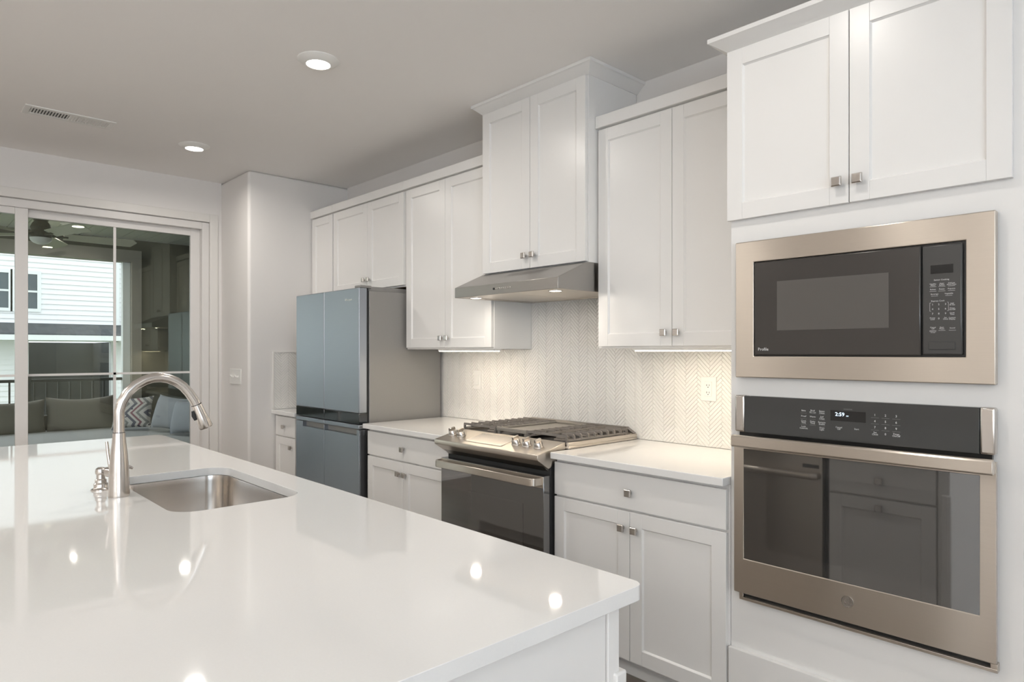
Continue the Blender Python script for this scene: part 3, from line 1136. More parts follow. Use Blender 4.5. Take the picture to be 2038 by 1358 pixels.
grate(-2.826, -2.566)
grate(-2.336, -2.068)
gd = MB()
gd.box(-2.562, -2.342, 2.283, 2.735, 0.956, 0.963)
gd.box(-2.562, -2.342, 2.283, 2.296, 0.963, 0.976)
gd.box(-2.562, -2.342, 2.722, 2.735, 0.963, 0.973)
gd.box(-2.562, -2.552, 2.296, 2.722, 0.963, 0.973)
gd.box(-2.352, -2.342, 2.296, 2.722, 0.963, 0.973)
for x in (-2.55, -2.354):
    for y in (2.295, 2.72):
        gd.box(x - 0.008, x + 0.008, y - 0.008, y + 0.008, 0.930, 0.956)
build('griddle', gd, 'griddle', rg, bevel=0.002)
for bx, by in ((-2.697, 2.40), (-2.697, 2.61), (-2.202, 2.40), (-2.202, 2.61)):
    bn = MB()
    bn.lathe((bx, by, 0.930), [(0.046, 0), (0.046, 0.006), (0.034, 0.009), (0.034, 0.016), (0.0, 0.018)], 24)
    build('burner', bn, 'iron', rg)
# oven door
RY = 2.125
od = build('oven_door', MB().box(-2.822, -2.068, RY, RY + 0.04, 0.235, 0.805), 'black_glass', rg, bevel=0.002)
build('door_strip', MB().box(-2.822, -2.068, RY - 0.003, RY, 0.752, 0.803), 'steel', od, bevel=0.001)
build('window', MB().box(-2.60, -2.20, RY - 0.001, RY, 0.40, 0.664), 'oven_pane', od)
h = MB()
HY = 2.072
path = [(-2.806, RY, 0.782), (-2.806, HY + 0.022, 0.782)]
arc = []
for i in range(7):
    a = PI + i / 6 * PI / 2
    arc.append((-2.806 + 0.022 + 0.022 * math.cos(a), HY + 0.022 + 0.022 * math.sin(a), 0.782))
right = [(-2.445 - (p_[0] + 2.445), p_[1], p_[2]) for p_ in arc[::-1]]
cen = [(-2.806, RY + 0.0, 0.782)] + arc + right + [(-2.084, RY + 0.0, 0.782)]
# flat strap swept along the path
prev = None
strap = []
for p_ in cen:
    strap.append(Vector(p_))
for i in range(len(strap)):
    a = strap[max(0, i - 1)]
    b2 = strap[min(len(strap) - 1, i + 1)]
    tn = (b2 - a).normalized()
    nn = Vector((tn.y, -tn.x, 0)) * 0.007
    zz = Vector((0, 0, 0.018))
    r_ = h.verts([strap[i] - nn - zz, strap[i] + nn - zz, strap[i] + nn + zz, strap[i] - nn + zz])
    if prev:
        for j in range(4):
            h.face([prev[j], prev[(j + 1) % 4], r_[(j + 1) % 4], r_[j]])
    else:
        h.face(r_)
    prev = r_
h.face(prev)
build('handle', h, 'steel', od, bevel=0.003)
build('lower_drawer', MB().box(-2.822, -2.068, RY + 0.004, RY + 0.04, 0.07, 0.225), 'steel', rg, bevel=0.002)

# ------------------------------------------------------------------ range hood
hd = thing('range_hood', (-2.45, YW, 1.65), 'stainless under-cabinet range hood above the gas range', 'range hood')
HX0, HX1, HF, HB = -2.831, -2.069, 2.222, 2.800
sh = MB()
prof = [(HF, 1.652), (HF, 1.705), (2.420, 1.7915), (HB, 1.7915), (HB, 1.652)]
t_ = 0.004
for a, b in ((HX0, HX0 + t_), (HX1 - t_, HX1)):
    sh.prism(prof, 'x', a, b)
sh.prism([(HF, 1.652), (HF, 1.705), (HF + t_, 1.703), (HF + t_, 1.652)], 'x', HX0 + t_, HX1 - t_)
sh.prism([(HF, 1.705), (2.420, 1.7915), (2.424, 1.7875), (HF + t_, 1.701)], 'x', HX0 + t_, HX1 - t_)
sh.prism([(2.420, 1.7915), (HB, 1.7915), (HB, 1.787), (2.420, 1.787)], 'x', HX0 + t_, HX1 - t_)
sh.box(HX0 + t_, HX1 - t_, HB - 0.006, HB, 1.652, 1.787)
build('shell', sh, 'hood_steel', hd, bevel=0.0015)
un = MB()
un.box(HX0 + t_, HX1 - t_, HF + t_, 2.345, 1.653, 1.658)
un.box(HX0 + t_, HX0 + 0.05, 2.345, HB - 0.006, 1.653, 1.658)
un.box(HX1 - 0.05, HX1 - t_, 2.345, HB - 0.006, 1.653, 1.658)
un.box(HX0 + 0.05, HX1 - 0.05, 2.765, HB - 0.006, 1.653, 1.658)
build('underside_pan', un, 'steel', hd)
fl = MB()
for a, b in ((HX0 + 0.052, -2.452), (-2.448, HX1 - 0.052)):
    fl.box(a, b, 2.347, 2.763, 1.655, 1.660)
build('grease_filter', fl, 'steel', hd, bevel=0.001)
lv = MB()
for i in range(11):
    x = -2.555 + i * 0.026
    yy0, yy1 = 2.335, 2.385

    def zz_(y):
        return 1.705 + (y - HF) / (2.420 - HF) * 0.0865 + 0.0012
    q_ = lv.verts([(x, yy0, zz_(yy0)), (x + 0.013, yy0, zz_(yy0)), (x + 0.022, yy1, zz_(yy1)), (x + 0.009, yy1, zz_(yy1))])
    lv.face(q_)
build('louver_slots', lv, 'dark_steel', hd, smooth=0)
bt = MB()
bt.box(-2.502, -2.388, HF - 0.002, HF, 1.676, 1.685)
build('button_strip', bt, 'steel_smooth', hd, bevel=0.001)
bt = MB().lathe((-2.512, HF, 1.680), [(0.006, 0), (0.006, 0.003), (0.0, 0.003)], 16, 'y')
build('power_button', bt, 'black', hd)
bt = MB()
for i in range(7):
    bt.box(-2.497 + i * 0.0155, -2.4855 + i * 0.0155, HF - 0.0032, HF - 0.002, 1.678, 1.683)
build('buttons', bt, 'hood_steel', hd)
for x in (-2.742, -2.158):
    r_ = MB().lathe((x, 2.298, 1.653), [(0.036, 0.002), (0.036, -0.002), (0.029, -0.004), (0.028, -0.002)], 24)
    lr = build('lamp_ring', r_, 'steel_smooth', hd)
    build('lamp_lens', MB().lathe((x, 2.298, 1.6495), [(0.0, -0.001), (0.028, 0.0), (0.028, 0.002), (0.0, 0.002)], 24), 'hoodlamp', lr)
    area_light('hood_lamp', (x, 2.298, 1.645), (0, 0, 0), 0.05, 0.05, HOOD_POWER, (1.0, 0.90, 0.78), lr, ORG[hd.name], 'DISK')

# ------------------------------------------------------------------ refrigerator
rf = thing('refrigerator', (-4.13, 2.45, 0), 'four-door stainless refrigerator with a dark glass band across its middle', 'refrigerator')
FX0, FX1, FY = -4.598, -3.711, 2.150
b = MB().box(FX0 + 0.004, FX1 - 0.003, 2.226, 2.790, 0.02, 1.752)
build('body', b, 'fridge_side', rf, bevel=0.004)
build('foot', MB().box(FX0 + 0.03, FX1 - 0.03, 2.24, 2.75, 0.0, 0.03), 'rubber', rf)
build('gasket', MB().box(FX0 + 0.01, FX1 - 0.010, 2.207, 2.226, 0.05, 1.752), 'rubber', rf)
mid = -4.172
for a, b_x in ((FX0, mid - 0.002), (mid + 0.002, FX1)):
    u = build('upper_door', MB().box(a, b_x, FY, 2.209, 0.972, 1.768), 'fridge', rf, bevel=0.006, segs=3)
    build('dark_band', MB().box(a, b_x, FY + 0.0005, 2.209, 0.905, 0.972), 'band_glass', u, bevel=0.002)
    if b_x == FX1:
        build('lettering', MB().text('Whirlpool', 0.022, -3.842, FY - 0.0004, 1.697), 'steel_smooth', u, smooth=0, fixn=False)
    l = MB()
    n_out = a + (0.105 if a == FX0 else 0.002)
    n_in = b_x - (0.030 if b_x == FX1 else 0.002)
    l.box(a, b_x, FY, 2.209, 0.06, 0.832)
    l.box(a, b_x, FY + 0.035, 2.209, 0.832, 0.868)
    l.box(a, n_out, FY, FY + 0.035, 0.832, 0.868)
    l.box(n_in, b_x, FY, FY + 0.035, 0.832, 0.868)
    lo = build('lower_door', l, 'fridge', rf, bevel=0.002)
    build('pull_ledge', MB().box(a, b_x, FY - 0.002, 2.209, 0.872, 0.900), 'fridge', lo, bevel=0.004)
    build('pull_recess', MB().box(n_out, n_in, FY + 0.028, FY + 0.036, 0.833, 0.869), 'fridge_side', lo)
hg = MB()
hg.box(FX1 - 0.075, FX1 - 0.006, 2.161, 2.245, 1.768, 1.785)
build('hinge_cover', hg, 'fridge_side', rf, bevel=0.004)
hg = MB().prism([(2.235, 1.752), (2.235, 1.782), (2.52, 1.782), (2.56, 1.768), (2.565, 1.752)], 'x', FX0 + 0.06, FX1 - 0.03)
build('top_cover', hg, 'fridge_side', rf, bevel=0.004)

# ------------------------------------------------------------------ island
IX0, IX1, IY0, IY1 = -3.932, -0.764, -0.15, 1.066


def rrect(x0, x1, y0, y1, r, n=8):
    out = []
    for cx, cy, a0 in ((x1 - r, y1 - r, 0), (x0 + r, y1 - r, PI / 2), (x0 + r, y0 + r, PI), (x1 - r, y0 + r, 1.5 * PI)):
        for i in range(n + 1):
            a = a0 + i / n * PI / 2
            out.append((cx + r * math.cos(a), cy + r * math.sin(a)))
    return out


SX0, SX1, SY0, SY1, SR = -2.676, -1.968, 0.570, 0.952, 0.075
top = MB().plate(rrect(IX0, IX1, IY0, IY1, 0.024, 6), rrect(SX0, SX1, SY0, SY1, SR, 10), CB + 0.001, CT)
o = build('countertop', top, 'quartz', org=(-2.3, 0.5, CB), bevel=0.003)
tag(o, 'large white quartz island countertop with a sink cut into it', 'countertop')

sk = thing('kitchen_sink', (-2.32, 0.76, 0.66), 'stainless undermount sink basin set in the island countertop', 'sink')
s = MB()
rings = []
for (dx, z, rr) in ((-0.012, CB, SR + 0.012), (0.004, CB, SR - 0.004), (0.006, CB - 0.02, SR - 0.006), (0.012, CB - 0.195, SR - 0.010), (0.022, CB - 0.212, SR - 0.015), (0.045, CB - 0.222, SR - 0.03)):
    rings.append(s.verts([(x, y, z) for x, y in rrect(SX0 + dx, SX1 - dx, SY0 + dx, SY1 - dx, rr, 10)]))
for a, b in zip(rings, rings[1:]):
    for i in range(len(a)):
        s.face([a[i], a[(i + 1) % len(a)], b[(i + 1) % len(a)], b[i]])
s.face(rings[-1])
bo = build('basin', s, 'steel_smooth', sk)
md = bo.modifiers.new('thickness', 'SOLIDIFY')
md.thickness = 0.0015
md.offset = 0
dn = MB().lathe((-2.32, 0.80, CB - 0.2215), [(0.057, 0), (0.055, 0.003), (0.040, 0.002), (0.036, 0.0005), (0.0, 0.0005)], 28)
build('drain', dn, 'nickel', sk)

# faucet
FXc, FYc = -2.337, 0.516
fa = thing('faucet', (FXc, FYc, CT), 'brushed nickel gooseneck pull-down faucet standing behind the island sink', 'faucet')
bp = MB()
bp.lathe((FXc, FYc, CT), [(0.0295, 0.0), (0.0300, 0.004), (0.0292, 0.02), (0.0285, 0.06), (0.0268, 0.095), (0.0228, 0.135), (0.0190, 0.170), (0.0172, 0.197)], 36)
build('base_body', bp, 'nickel', fa)
nk = MB()
pts = [(FXc, FYc, 1.1125), (FXc, FYc, 1.16)]
arc_pts = [(0.5165, 1.180), (0.524, 1.206), (0.540, 1.235), (0.562, 1.257), (0.588, 1.272), (0.612, 1.279), (0.636, 1.2795), (0.658, 1.275), (0.680, 1.265),
           (0.702, 1.248), (0.719, 1.228), (0.733, 1.206), (0.743, 1.187)]
pts += [(FXc, y, z) for y, z in arc_pts]
nk.tube(pts, 0.0152, 24)
build('neck', nk, 'nickel', fa)
build('seal_ring', MB().lathe((FXc, FYc, 1.1105), [(0.0168, 0.0), (0.0172, 0.0008), (0.0168, 0.0016)], 28), 'rubber', fa)
sp = MB()
d0 = Vector((FXc, 0.7435, 1.186))
dv = Vector((0, 0.774 - 0.744, 1.111 - 1.187)).normalized()
sp.tube([d0, d0 + dv * 0.012, d0 + dv * 0.045, d0 + dv * 0.080, d0 + dv * 0.084], [0.0158, 0.0165, 0.0190, 0.0222, 0.0205], 28)
sh_ = build('spray_head', sp, 'nickel', fa)
build('seal_ring', MB().tube([d0 - dv * 0.0012, d0 + dv * 0.0006], [0.0160, 0.0164], 24), 'rubber', fa)
bt = MB()
sv = dv.cross(Vector((1, 0, 0))).normalized()
if sv.y > 0:
    sv = -sv
c1 = d0 + dv * 0.016 + sv * 0.0175
c2 = d0 + dv * 0.047 + sv * 0.0205
bt.tube([c1, c1 + (c2 - c1) * 0.5 + sv * 0.002, c2], [0.0055, 0.0075, 0.0055], 12)
build('spray_button', bt, 'rubber', sh_)
hb = MB()
hc = Vector((FXc, FYc, 0.985))
hdirn = Vector((-0.92, -0.38, 0)).normalized()
hb.tube([hc + hdirn * 0.015, hc + hdirn * 0.050, hc + hdirn * 0.054], [0.0155, 0.0150, 0.012], 20)
hb.tube([hc + hdirn * 0.040 + Vector((0, 0, 0.01)), hc + hdirn * 0.050 + Vector((0, 0, 0.05)), hc + hdirn * 0.058 + Vector((0, 0, 0.095))], [0.0055, 0.0050, 0.0045], 12)
build('lever_handle', hb, 'nickel', fa)

# soap dispenser
DX, DY = -2.487, 0.497
sd = thing('soap_dispenser', (DX, DY, CT), 'small brushed nickel soap dispenser pump beside the faucet', 'soap dispenser')
q = MB().lathe((DX, DY, CT), [(0.0285, 0), (0.0285, 0.004), (0.0225, 0.007), (0.0205, 0.010), (0.0205, 0.020), (0.0165, 0.024), (0.0165, 0.033), (0.0125, 0.037), (0.0125, 0.050), (0.0150, 0.052)], 28)
build('pump_base', q, 'nickel', sd)
q = MB().lathe((DX, DY, CT + 0.052), [(0.0150, 0), (0.0165, 0.006), (0.0150, 0.016), (0.009, 0.021), (0.0, 0.022)], 24)
q.tube([(DX, DY, CT + 0.064), (DX, DY + 0.05, CT + 0.068), (DX, DY + 0.085, CT + 0.064), (DX, DY + 0.092, CT + 0.058)], [0.0065, 0.0060, 0.0052, 0.0048], 14)
build('pump_head', q, 'nickel', sd)

# island cabinetry
isl = thing('island_cabinet', (-2.35, 0.5, 0), 'white island cabinetry with panelled end under the large countertop', 'cabinet')
BX1, BY1 = -0.798, 1.030
c = MB()
c.box(-3.90, BX1 - 0.024, 0.17, 0.36, 0.10, CB)
c.box(-3.90, -2.905, 0.36, BY1, 0.10, CB)
build('carcass', c, 'cab', isl)
e = MB()
e.box(BX1 - 0.022, BX1 - 0.004, 0.15, BY1 - 0.036, 0.0, CB)
build('end_panel', e, 'cab', isl, bevel=0.002)
e = MB()
e.box(BX1 - 0.045, BX1, BY1 - 0.034, BY1, 0.0, CB)
build('corner_post', e, 'cab', isl, bevel=0.002)
e = MB()
e.box(BX1 - 0.030, BX1 + 0.008, BY1 - 0.018, BY1 + 0.014, 0.0, 0.745)
build('post_block', e, 'cab', isl, bevel=0.004)
e = MB()
e.box(-3.90, BX1 - 0.02, 0.25, BY1 - 0.08, 0.0, 0.10)
build('plinth', e, 'cab', isl)
e = MB()
e.box(BX1 - 0.004, BX1 + 0.010, 0.15, BY1 - 0.034, 0.0, 0.12)
build('skirting', e, 'cab', isl, bevel=0.003)


def aisle_cabinet(name, label, x0, x1, doors, drawers):
    t = thing(name, ((x0 + x1) / 2, 0.7, 0), label, 'cabinet')
    yb = 0.365
    m = MB()
    yf = BY1 - 0.02
    zt = CB - 0.004
    # open-topped box
    m.box(x0, x0 + 0.018, yb, yf, 0.105, zt)
    m.box(x1 - 0.018, x1, yb, yf, 0.105, zt)
    m.box(x0 + 0.018, x1 - 0.018, yb, yf, 0.105, 0.123)
    m.box(x0 + 0.018, x1 - 0.018, yb, yb + 0.012, 0.123, zt)
    m.box(x0 + 0.018, x1 - 0.018, yf - 0.018, yf, 0.123, zt)
    build('carcass', m, 'cab', t)
    for a, b, z0, z1, kx, kz in doors:
        d = shaker(t, 'door', a, b, z0, z1, BY1 - 0.002, s=1, th=0.018)
        knob(d, kx, BY1 - 0.002, kz, 1)
    for a, b, z0, z1, kx, kz in drawers:
        d = slab(t, 'drawer', a, b, z0, z1, BY1 - 0.002, s=1, th=0.018)
        knob(d, kx, BY1 - 0.002, kz, 1)
    return t


aisle_cabinet('island_base_cabinet', 'white drawer and pull-out cabinet at the end of the island, reflected in the oven glass', -1.306, -0.845,
              [(-1.300, -0.850, 0.11, 0.684, -1.075, 0.645)], [(-1.300, -0.850, 0.694, 0.868, -1.075, 0.770)])
aisle_cabinet('island_base_cabinet', 'white two-door sink cabinet under the island sink facing the range', -2.900, -1.925,
              [(-2.894, -2.414, 0.11, 0.684, -2.444, 0.62), (-2.411, -1.931, 0.11, 0.684, -2.381, 0.62)], [(-2.894, -2.414, 0.694, 0.868, -2.65, 0.78), (-2.411, -1.931, 0.694, 0.868, -2.17, 0.78)])
dw = thing('dishwasher', (-1.615, 0.7, 0), 'stainless dishwasher in the island, reflected in the oven glass', 'dishwasher')
build('tub', MB().box(-1.915, -1.312, 0.40, BY1 - 0.03, 0.102, CB - 0.006), 'black', dw)
dd = build('front_panel', MB().box(-1.912, -1.330, BY1 - 0.03, BY1 + 0.004, 0.11, 0.850), 'steel', dw, bevel=0.003)
h = MB()
h.tube([(-1.895, BY1 + 0.004, 0.757), (-1.895, BY1 + 0.045, 0.757), (-1.880, BY1 + 0.056, 0.757), (-1.362, BY1 + 0.056, 0.757), (-1.347, BY1 + 0.045, 0.757), (-1.347, BY1 + 0.004, 0.757)], 0.016, 14, squash=(1, 0.7))
build('handle', h, 'steel', dd)
build('display', MB().box(-1.425, -1.345, BY1 + 0.004, BY1 + 0.006, 0.790, 0.808), 'display', dd)

# ------------------------------------------------------------------ wall plates


def plate_y(name, label, cat, x0, x1, z0, z1, y):
    t = thing(name, ((x0 + x1) / 2, y, z0), label, cat)
    build('cover_plate', MB().box(x0, x1, y - 0.006, y, z0, z1), 'plastic', t, bevel=0.0025, segs=3)
    return t


ol = plate_y('power_outlet', 'white double outlet on the tile between the range and the oven tower', 'outlet', -1.688, -1.607, 1.131, 1.245, YW - 0.0105)
yy = YW - 0.0165
dc = build('receptacle', MB().box(-1.6655, -1.6295, yy - 0.002, yy, 1.1535, 1.2225), 'plastic', ol, bevel=0.001)
sl = MB()
for zc in (1.2055, 1.1715):
    sl.box(-1.6560, -1.6535, yy - 0.0025, yy, zc - 0.004, zc + 0.004)
    sl.box(-1.6425, -1.6405, yy - 0.0025, yy, zc - 0.004, zc + 0.004)
    sl.box(-1.6500, -1.6455, yy - 0.0025, yy, zc - 0.0115, zc - 0.0075)
build('slots', sl, 'slot', dc)
sw = plate_y('light_switch', 'white rocker switch on the tile between the refrigerator and the range', 'switch', -3.366, -3.293, 1.117, 1.240, YW - 0.0105)
build('rocker', MB().prism([(yy, 1.145), (yy - 0.006, 1.147), (yy - 0.002, 1.212), (yy, 1.212)], 'x', -3.347, -3.313), 'plastic', sw, bevel=0.001)
sw = plate_y('light_switch', 'white plate of four toggle switches on the short wall beside the patio door', 'switch', -5.415, -5.185, 1.108, 1.228, YS)
for i in range(4):
    x = -5.300 + (i - 1.5) * 0.046
    tg = MB().prism([(YS - 0.006, 1.160), (YS - 0.006, 1.178), (YS - 0.020, 1.184 - 0.012 * (i % 2)), (YS - 0.020, 1.174 - 0.012 * (i % 2))], 'x', x - 0.005, x + 0.005)
    build('toggle', tg, 'plastic', sw, bevel=0.001)

# ------------------------------------------------------------------ under-cabinet light bars


def light_bar(label, x0, x1):
    t = thing('light_bar', ((x0 + x1) / 2, 2.545, UB), label, 'lamp', 'glowing light bars under the wall cabinets')
    build('housing', MB().box(x0, x1, 2.520, 2.575, UB - 0.010, UB - 0.001), 'plastic', t)
    build('diffuser', MB().box(x0 + 0.005, x1 - 0.005, 2.524, 2.571, UB - 0.014, UB - 0.010), 'strip', t)
    area_light('light_bar_lamp', ((x0 + x1) / 2, 2.548, UB - 0.016), (0, 0, 0), x1 - x0 - 0.02, 0.04, UNDERCAB_POWER * (x1 - x0), WARM, t, ORG[t.name])


light_bar('glowing light bar under the wall cabinet between refrigerator and hood', -3.38, -2.85)
light_bar('glowing light bar under the wall cabinet next to the oven tower', -1.87, -1.24)

# ------------------------------------------------------------------ ceiling lights and vent


def can(x, y, label, z=ZC, power=CAN_POWER, group='white round lights in the kitchen ceiling', color=CAN_COLOR):
    t = thing('ceiling_light', (x, y, z), label, 'lamp', group)
    r_ = MB().lathe((x, y, z), [(0.095, 0.0), (0.095, -0.004), (0.085, -0.012), (0.062, -0.022), (0.056, -0.024), (0.054, -0.021), (0.054, 0.0)], 40)
    build('trim_ring', r_, 'plastic', t)
    build('lens', MB().lathe((x, y, z), [(0.0, -0.025), (0.040, -0.0245), (0.0545, -0.0215), (0.0545, -0.015), (0.0, -0.015)], 32), 'can', t)
    area_light('ceiling_lamp', (x, y, z - 0.030), (0, 0, 0), 0.11, 0.11, power, color, t, ORG[t.name], 'DISK', spread=math.radians(168))
    return t


can(-2.92, 1.475, 'round ceiling light nearest the range hood, seen largest')
can(-4.70, 1.482, 'round ceiling light nearest the patio door, seen smaller')
for x, y, pw in ((-1.00, 1.475, 0.55), (-4.70, -1.1, 1.5), (-2.92, -1.1, 1.6), (-1.00, -1.1, 0.7), (1.0, 0.6, 0.35), (-4.2, -3.2, 3.0), (-2.0, -3.2, 2.2)):  # tower glare shows the first; the others are added unseen to brighten the room
    can(x, y, power=CAN_POWER * pw, label='unseen round ceiling light beyond the visible part of the kitchen ceiling')

vn = thing('ceiling_vent', (-4.63, 0.77, ZC), 'white rectangular air vent with two banks of slots in the ceiling', 'vent')
VX0, VX1, VY0, VY1 = -4.712, -4.545, 0.545, 0.99
v = MB()
z0, z1 = ZC - 0.006, ZC
v.box(VX0, VX1, VY0, VY0 + 0.03, z0, z1)
v.box(VX0, VX1, VY1 - 0.03, VY1, z0, z1)
v.box(VX0, VX0 + 0.035, VY0 + 0.03, VY1 - 0.03, z0, z1)
v.box(VX1 - 0.035, VX1, VY0 + 0.03, VY1 - 0.03, z0, z1)
ym = (VY0 + VY1) / 2
v.box(VX0 + 0.035, VX1 - 0.035, ym - 0.006, ym + 0.006, z0, z1)
build('vent_frame', v, 'plastic', vn, bevel=0.0015)
build('vent_duct', MB().box(VX0 + 0.03, VX1 - 0.03, VY0 + 0.025, VY1 - 0.025, ZC - 0.0008, ZC - 0.0002), 'slot', vn)
v = MB()
for bank, (a, b, tilt) in enumerate(((VY0 + 0.03, ym - 0.006, 1), (ym + 0.006, VY1 - 0.03, -1))):
    n = 13
    for i in range(n):
        y = a + (b - a) * (i + 0.5) / n
        dy = 0.0045 * tilt
        v.prism([(y - 0.0012 - dy, ZC - 0.006), (y + 0.0012 - dy, ZC - 0.006), (y + 0.0012 + dy, ZC - 0.001), (y - 0.0012 + dy, ZC - 0.001)], 'x', VX0 + 0.035, VX1 - 0.035)
build('vent_blades', v, 'plastic', vn, smooth=0)

# ------------------------------------------------------------------ covered porch outside the patio door
PX0, PX1 = -9.60, XL - 0.12
PYL, PYR, PZ, PF = -2.4, 3.10, 2.78, -0.06
struct('porch_floor', MB().box(PX0, PX1, PYL, PYR, PF - 0.15, PF), 'porchfloor')
pc = MB()
pc.box(PX0, PX1, PYL, PYR + 0.1, PZ + 0.012, PZ + 0.25)
y = PYL
while y < PYR:
    pc.box(PX0 + 0.16, PX1, y + 0.006, min(y + 0.134, PYR), PZ, PZ + 0.012)
    y += 0.14
struct('porch_ceiling', pc, 'beadboard')
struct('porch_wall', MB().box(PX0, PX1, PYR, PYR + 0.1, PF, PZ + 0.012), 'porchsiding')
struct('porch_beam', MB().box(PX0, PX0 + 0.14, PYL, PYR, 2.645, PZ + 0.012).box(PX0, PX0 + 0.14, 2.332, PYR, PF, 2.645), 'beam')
struct('porch_trim', MB().box(PX0 + 0.02, PX0 + 0.19, PYL, 2.332, 2.495, 2.645).box(PX0 + 0.02, PX0 + 0.19, 2.222, 2.332, PF, 2.495), 'taupe')
pcol = MB().box(PX0 + 0.03, PX0 + 0.12, 2.135, 2.222, PF, 2.495)
o = build('porch_column', pcol, 'column', org=(PX0 + 0.07, 2.18, PF), bevel=0.004)
tag(o, 'white porch column at the end of the dark railing, seen through the glass door', 'column')

rl = thing('porch_railing', (PX0 + 0.07, 0, PF), 'dark metal porch railing behind the outdoor sofa', 'railing')
build('top_rail', MB().box(PX0 + 0.045, PX0 + 0.095, PYL, 2.135, 1.005, 1.040), 'railing', rl, bevel=0.004)
build('bottom_rail', MB().box(PX0 + 0.055, PX0 + 0.085, PYL, 2.135, 0.05, 0.08), 'railing', rl)
yb_ = 2.055
first = None
while yb_ > PYL + 0.1:
    if abs(yb_ - 1.165) < 0.05:
        yb_ -= 0.118
        continue
    if first is None:
        first = build('baluster', MB().box(PX0 + 0.061, PX0 + 0.079, yb_ - 0.009, yb_ + 0.009, 0.08, 1.006), 'railing', rl)
        y_first = yb_
    else:
        c_ = first.copy()
        COL.objects.link(c_)
        c_.parent = rl
        c_.location = (0, yb_ - y_first, 0)
    yb_ -= 0.118
build('post', MB().box(PX0 + 0.035, PX0 + 0.105, 1.135, 1.195, PF, 1.10), 'railing', rl, bevel=0.003)

# ceiling fan
fn = thing('ceiling_fan', (-8.45, 1.145, PZ), 'dark bronze ceiling fan with opal bowl under the porch ceiling', 'fan')
q = MB().lathe((-8.45, 1.145, PZ), [(0.028, 0.0), (0.062, -0.004), (0.066, -0.045), (0.058, -0.050), (0.080, -0.080), (0.094, -0.115), (0.082, -0.150), (0.098, -0.170), (0.100, -0.210), (0.085, -0.228)], 28)
build('motor', q, 'bronze', fn)
q = MB().lathe((-8.45, 1.145, PZ), [(0.100, -0.226), (0.094, -0.250), (0.070, -0.275), (0.035, -0.290), (0.0, -0.294)], 28)
build('light_bowl', q, 'opal', fn)
for k in range(5):
    a = math.radians(88 + 72 * k)
    ca, sa = math.cos(a), math.sin(a)

    def P_(r, s_, z):
        return (-8.45 + ca * r - sa * s_, 1.145 + sa * r + ca * s_, PZ + z)
    m = MB()
    out = [(0.20, -0.060), (0.84, -0.078), (0.89, -0.02), (0.84, 0.078), (0.20, 0.060)]
    lo_ = m.verts([P_(r, w_, -0.197 - w_ * 0.36) for r, w_ in out])
    hi_ = m.verts([P_(r, w_, -0.189 - w_ * 0.36) for r, w_ in out])
    for i in range(5):
        m.face([lo_[i], lo_[(i + 1) % 5], hi_[(i + 1) % 5], hi_[i]])
    m.face(lo_[::-1])
    m.face(hi_)
    bl = build('blade', m, 'blade', fn)
    m = MB()
    m.tube([P_(0.09, 0, -0.195), P_(0.24, 0, -0.193)], 0.016, 10)
    build('blade_arm', m, 'bronze', bl)
can(-8.72, 1.45, 'round light in the porch ceiling, seen through the door glass by the fan', z=PZ, power=3.0, group='round lights in the porch ceiling')
can(-7.50, 2.28, 'round light in the porch ceiling near the porch side wall', z=PZ, power=3.0, group='round lights in the porch ceiling')

# outdoor sectional sofa
sf = thing('outdoor_sofa', (-8.7, 1.0, PF), 'outdoor corner sofa with olive-grey back cushions on the porch', 'sofa')
b = MB()
b.box(-9.45, -7.95, -1.9, 3.02, PF, 0.27)
b.box(-7.95, -6.70, 1.62, 3.02, PF, 0.27)
b.box(-9.45, -9.37, -1.9, 3.02, 0.27, 0.62)
b.box(-9.37, -6.70, 2.94, 3.02, 0.27, 0.62)
build('frame', b, 'sofaframe', sf, bevel=0.01)
for (x0, x1, y0, y1) in ((-9.36, -7.93, -1.9, 0.58), (-9.36, -7.93, 0.585, 2.93), (-7.925, -6.70, 1.60, 2.93)):
    build('seat_cushion', MB().box(x0, x1, y0, y1, 0.271, 0.45), 'sofaseat', sf, bevel=0.05, segs=4, smooth=60)


def back_cushion(cx, cy, wdt, hgt, rz, sag=0.03, tilt=12, t=0.22, z=0.43, m='sofaback'):
    mt = Matrix.Translation((cx, cy, z)) @ Matrix.Rotation(rz, 4, 'Z') @ Matrix.Rotation(math.radians(-tilt), 4, 'X')
    build('back_cushion', MB().pillow(wdt, hgt, t, 18, sag, 0.04, mt), m, sf, smooth=60)


for yc in (-0.48, 0.23, 0.94):
    back_cushion(-9.17, yc, 0.70, 0.40, PI / 2, sag=0.03)
back_cushion(-9.17, 1.645, 0.70, 0.42, PI / 2, sag=0.035)
for xc in (-8.62, -7.90, -7.18):
    back_cushion(xc, 2.76, 0.71, 0.40, 0, sag=0.02, m='greyfab')


def throw_pillow(label, cx, cy, z, wdt, hgt, t, rz, tilt, roll, m):
    mb = MB().pillow(wdt, hgt, t, 16, 0.0, 0.10)
    o = build('throw_pillow', mb, m, org=(0, 0, 0), smooth=60)
    o.matrix_world = Matrix.Translation((cx, cy, z)) @ Matrix.Rotation(rz, 4, 'Z') @ Matrix.Rotation(math.radians(-tilt), 4, 'X') @ Matrix.Rotation(math.radians(roll), 4, 'Y')
    tag(o, label, 'pillow')


throw_pillow('zigzag patterned throw pillow in the corner of the outdoor sofa', -8.64, 2.03, 0.470, 0.46, 0.38, 0.15, math.radians(48), 18, -4, 'chevron')
throw_pillow('plain blue-grey throw pillow beside the zigzag patterned one', -8.16, 2.28, 0.475, 0.46, 0.39, 0.19, math.radians(34), 16, 6, 'greyfab2')
throw_pillow('pale grey throw pillow nearest the door edge on the outdoor sofa', -7.68, 2.33, 0.475, 0.44, 0.38, 0.18, math.radians(26), 18, -5, 'greyfab2')

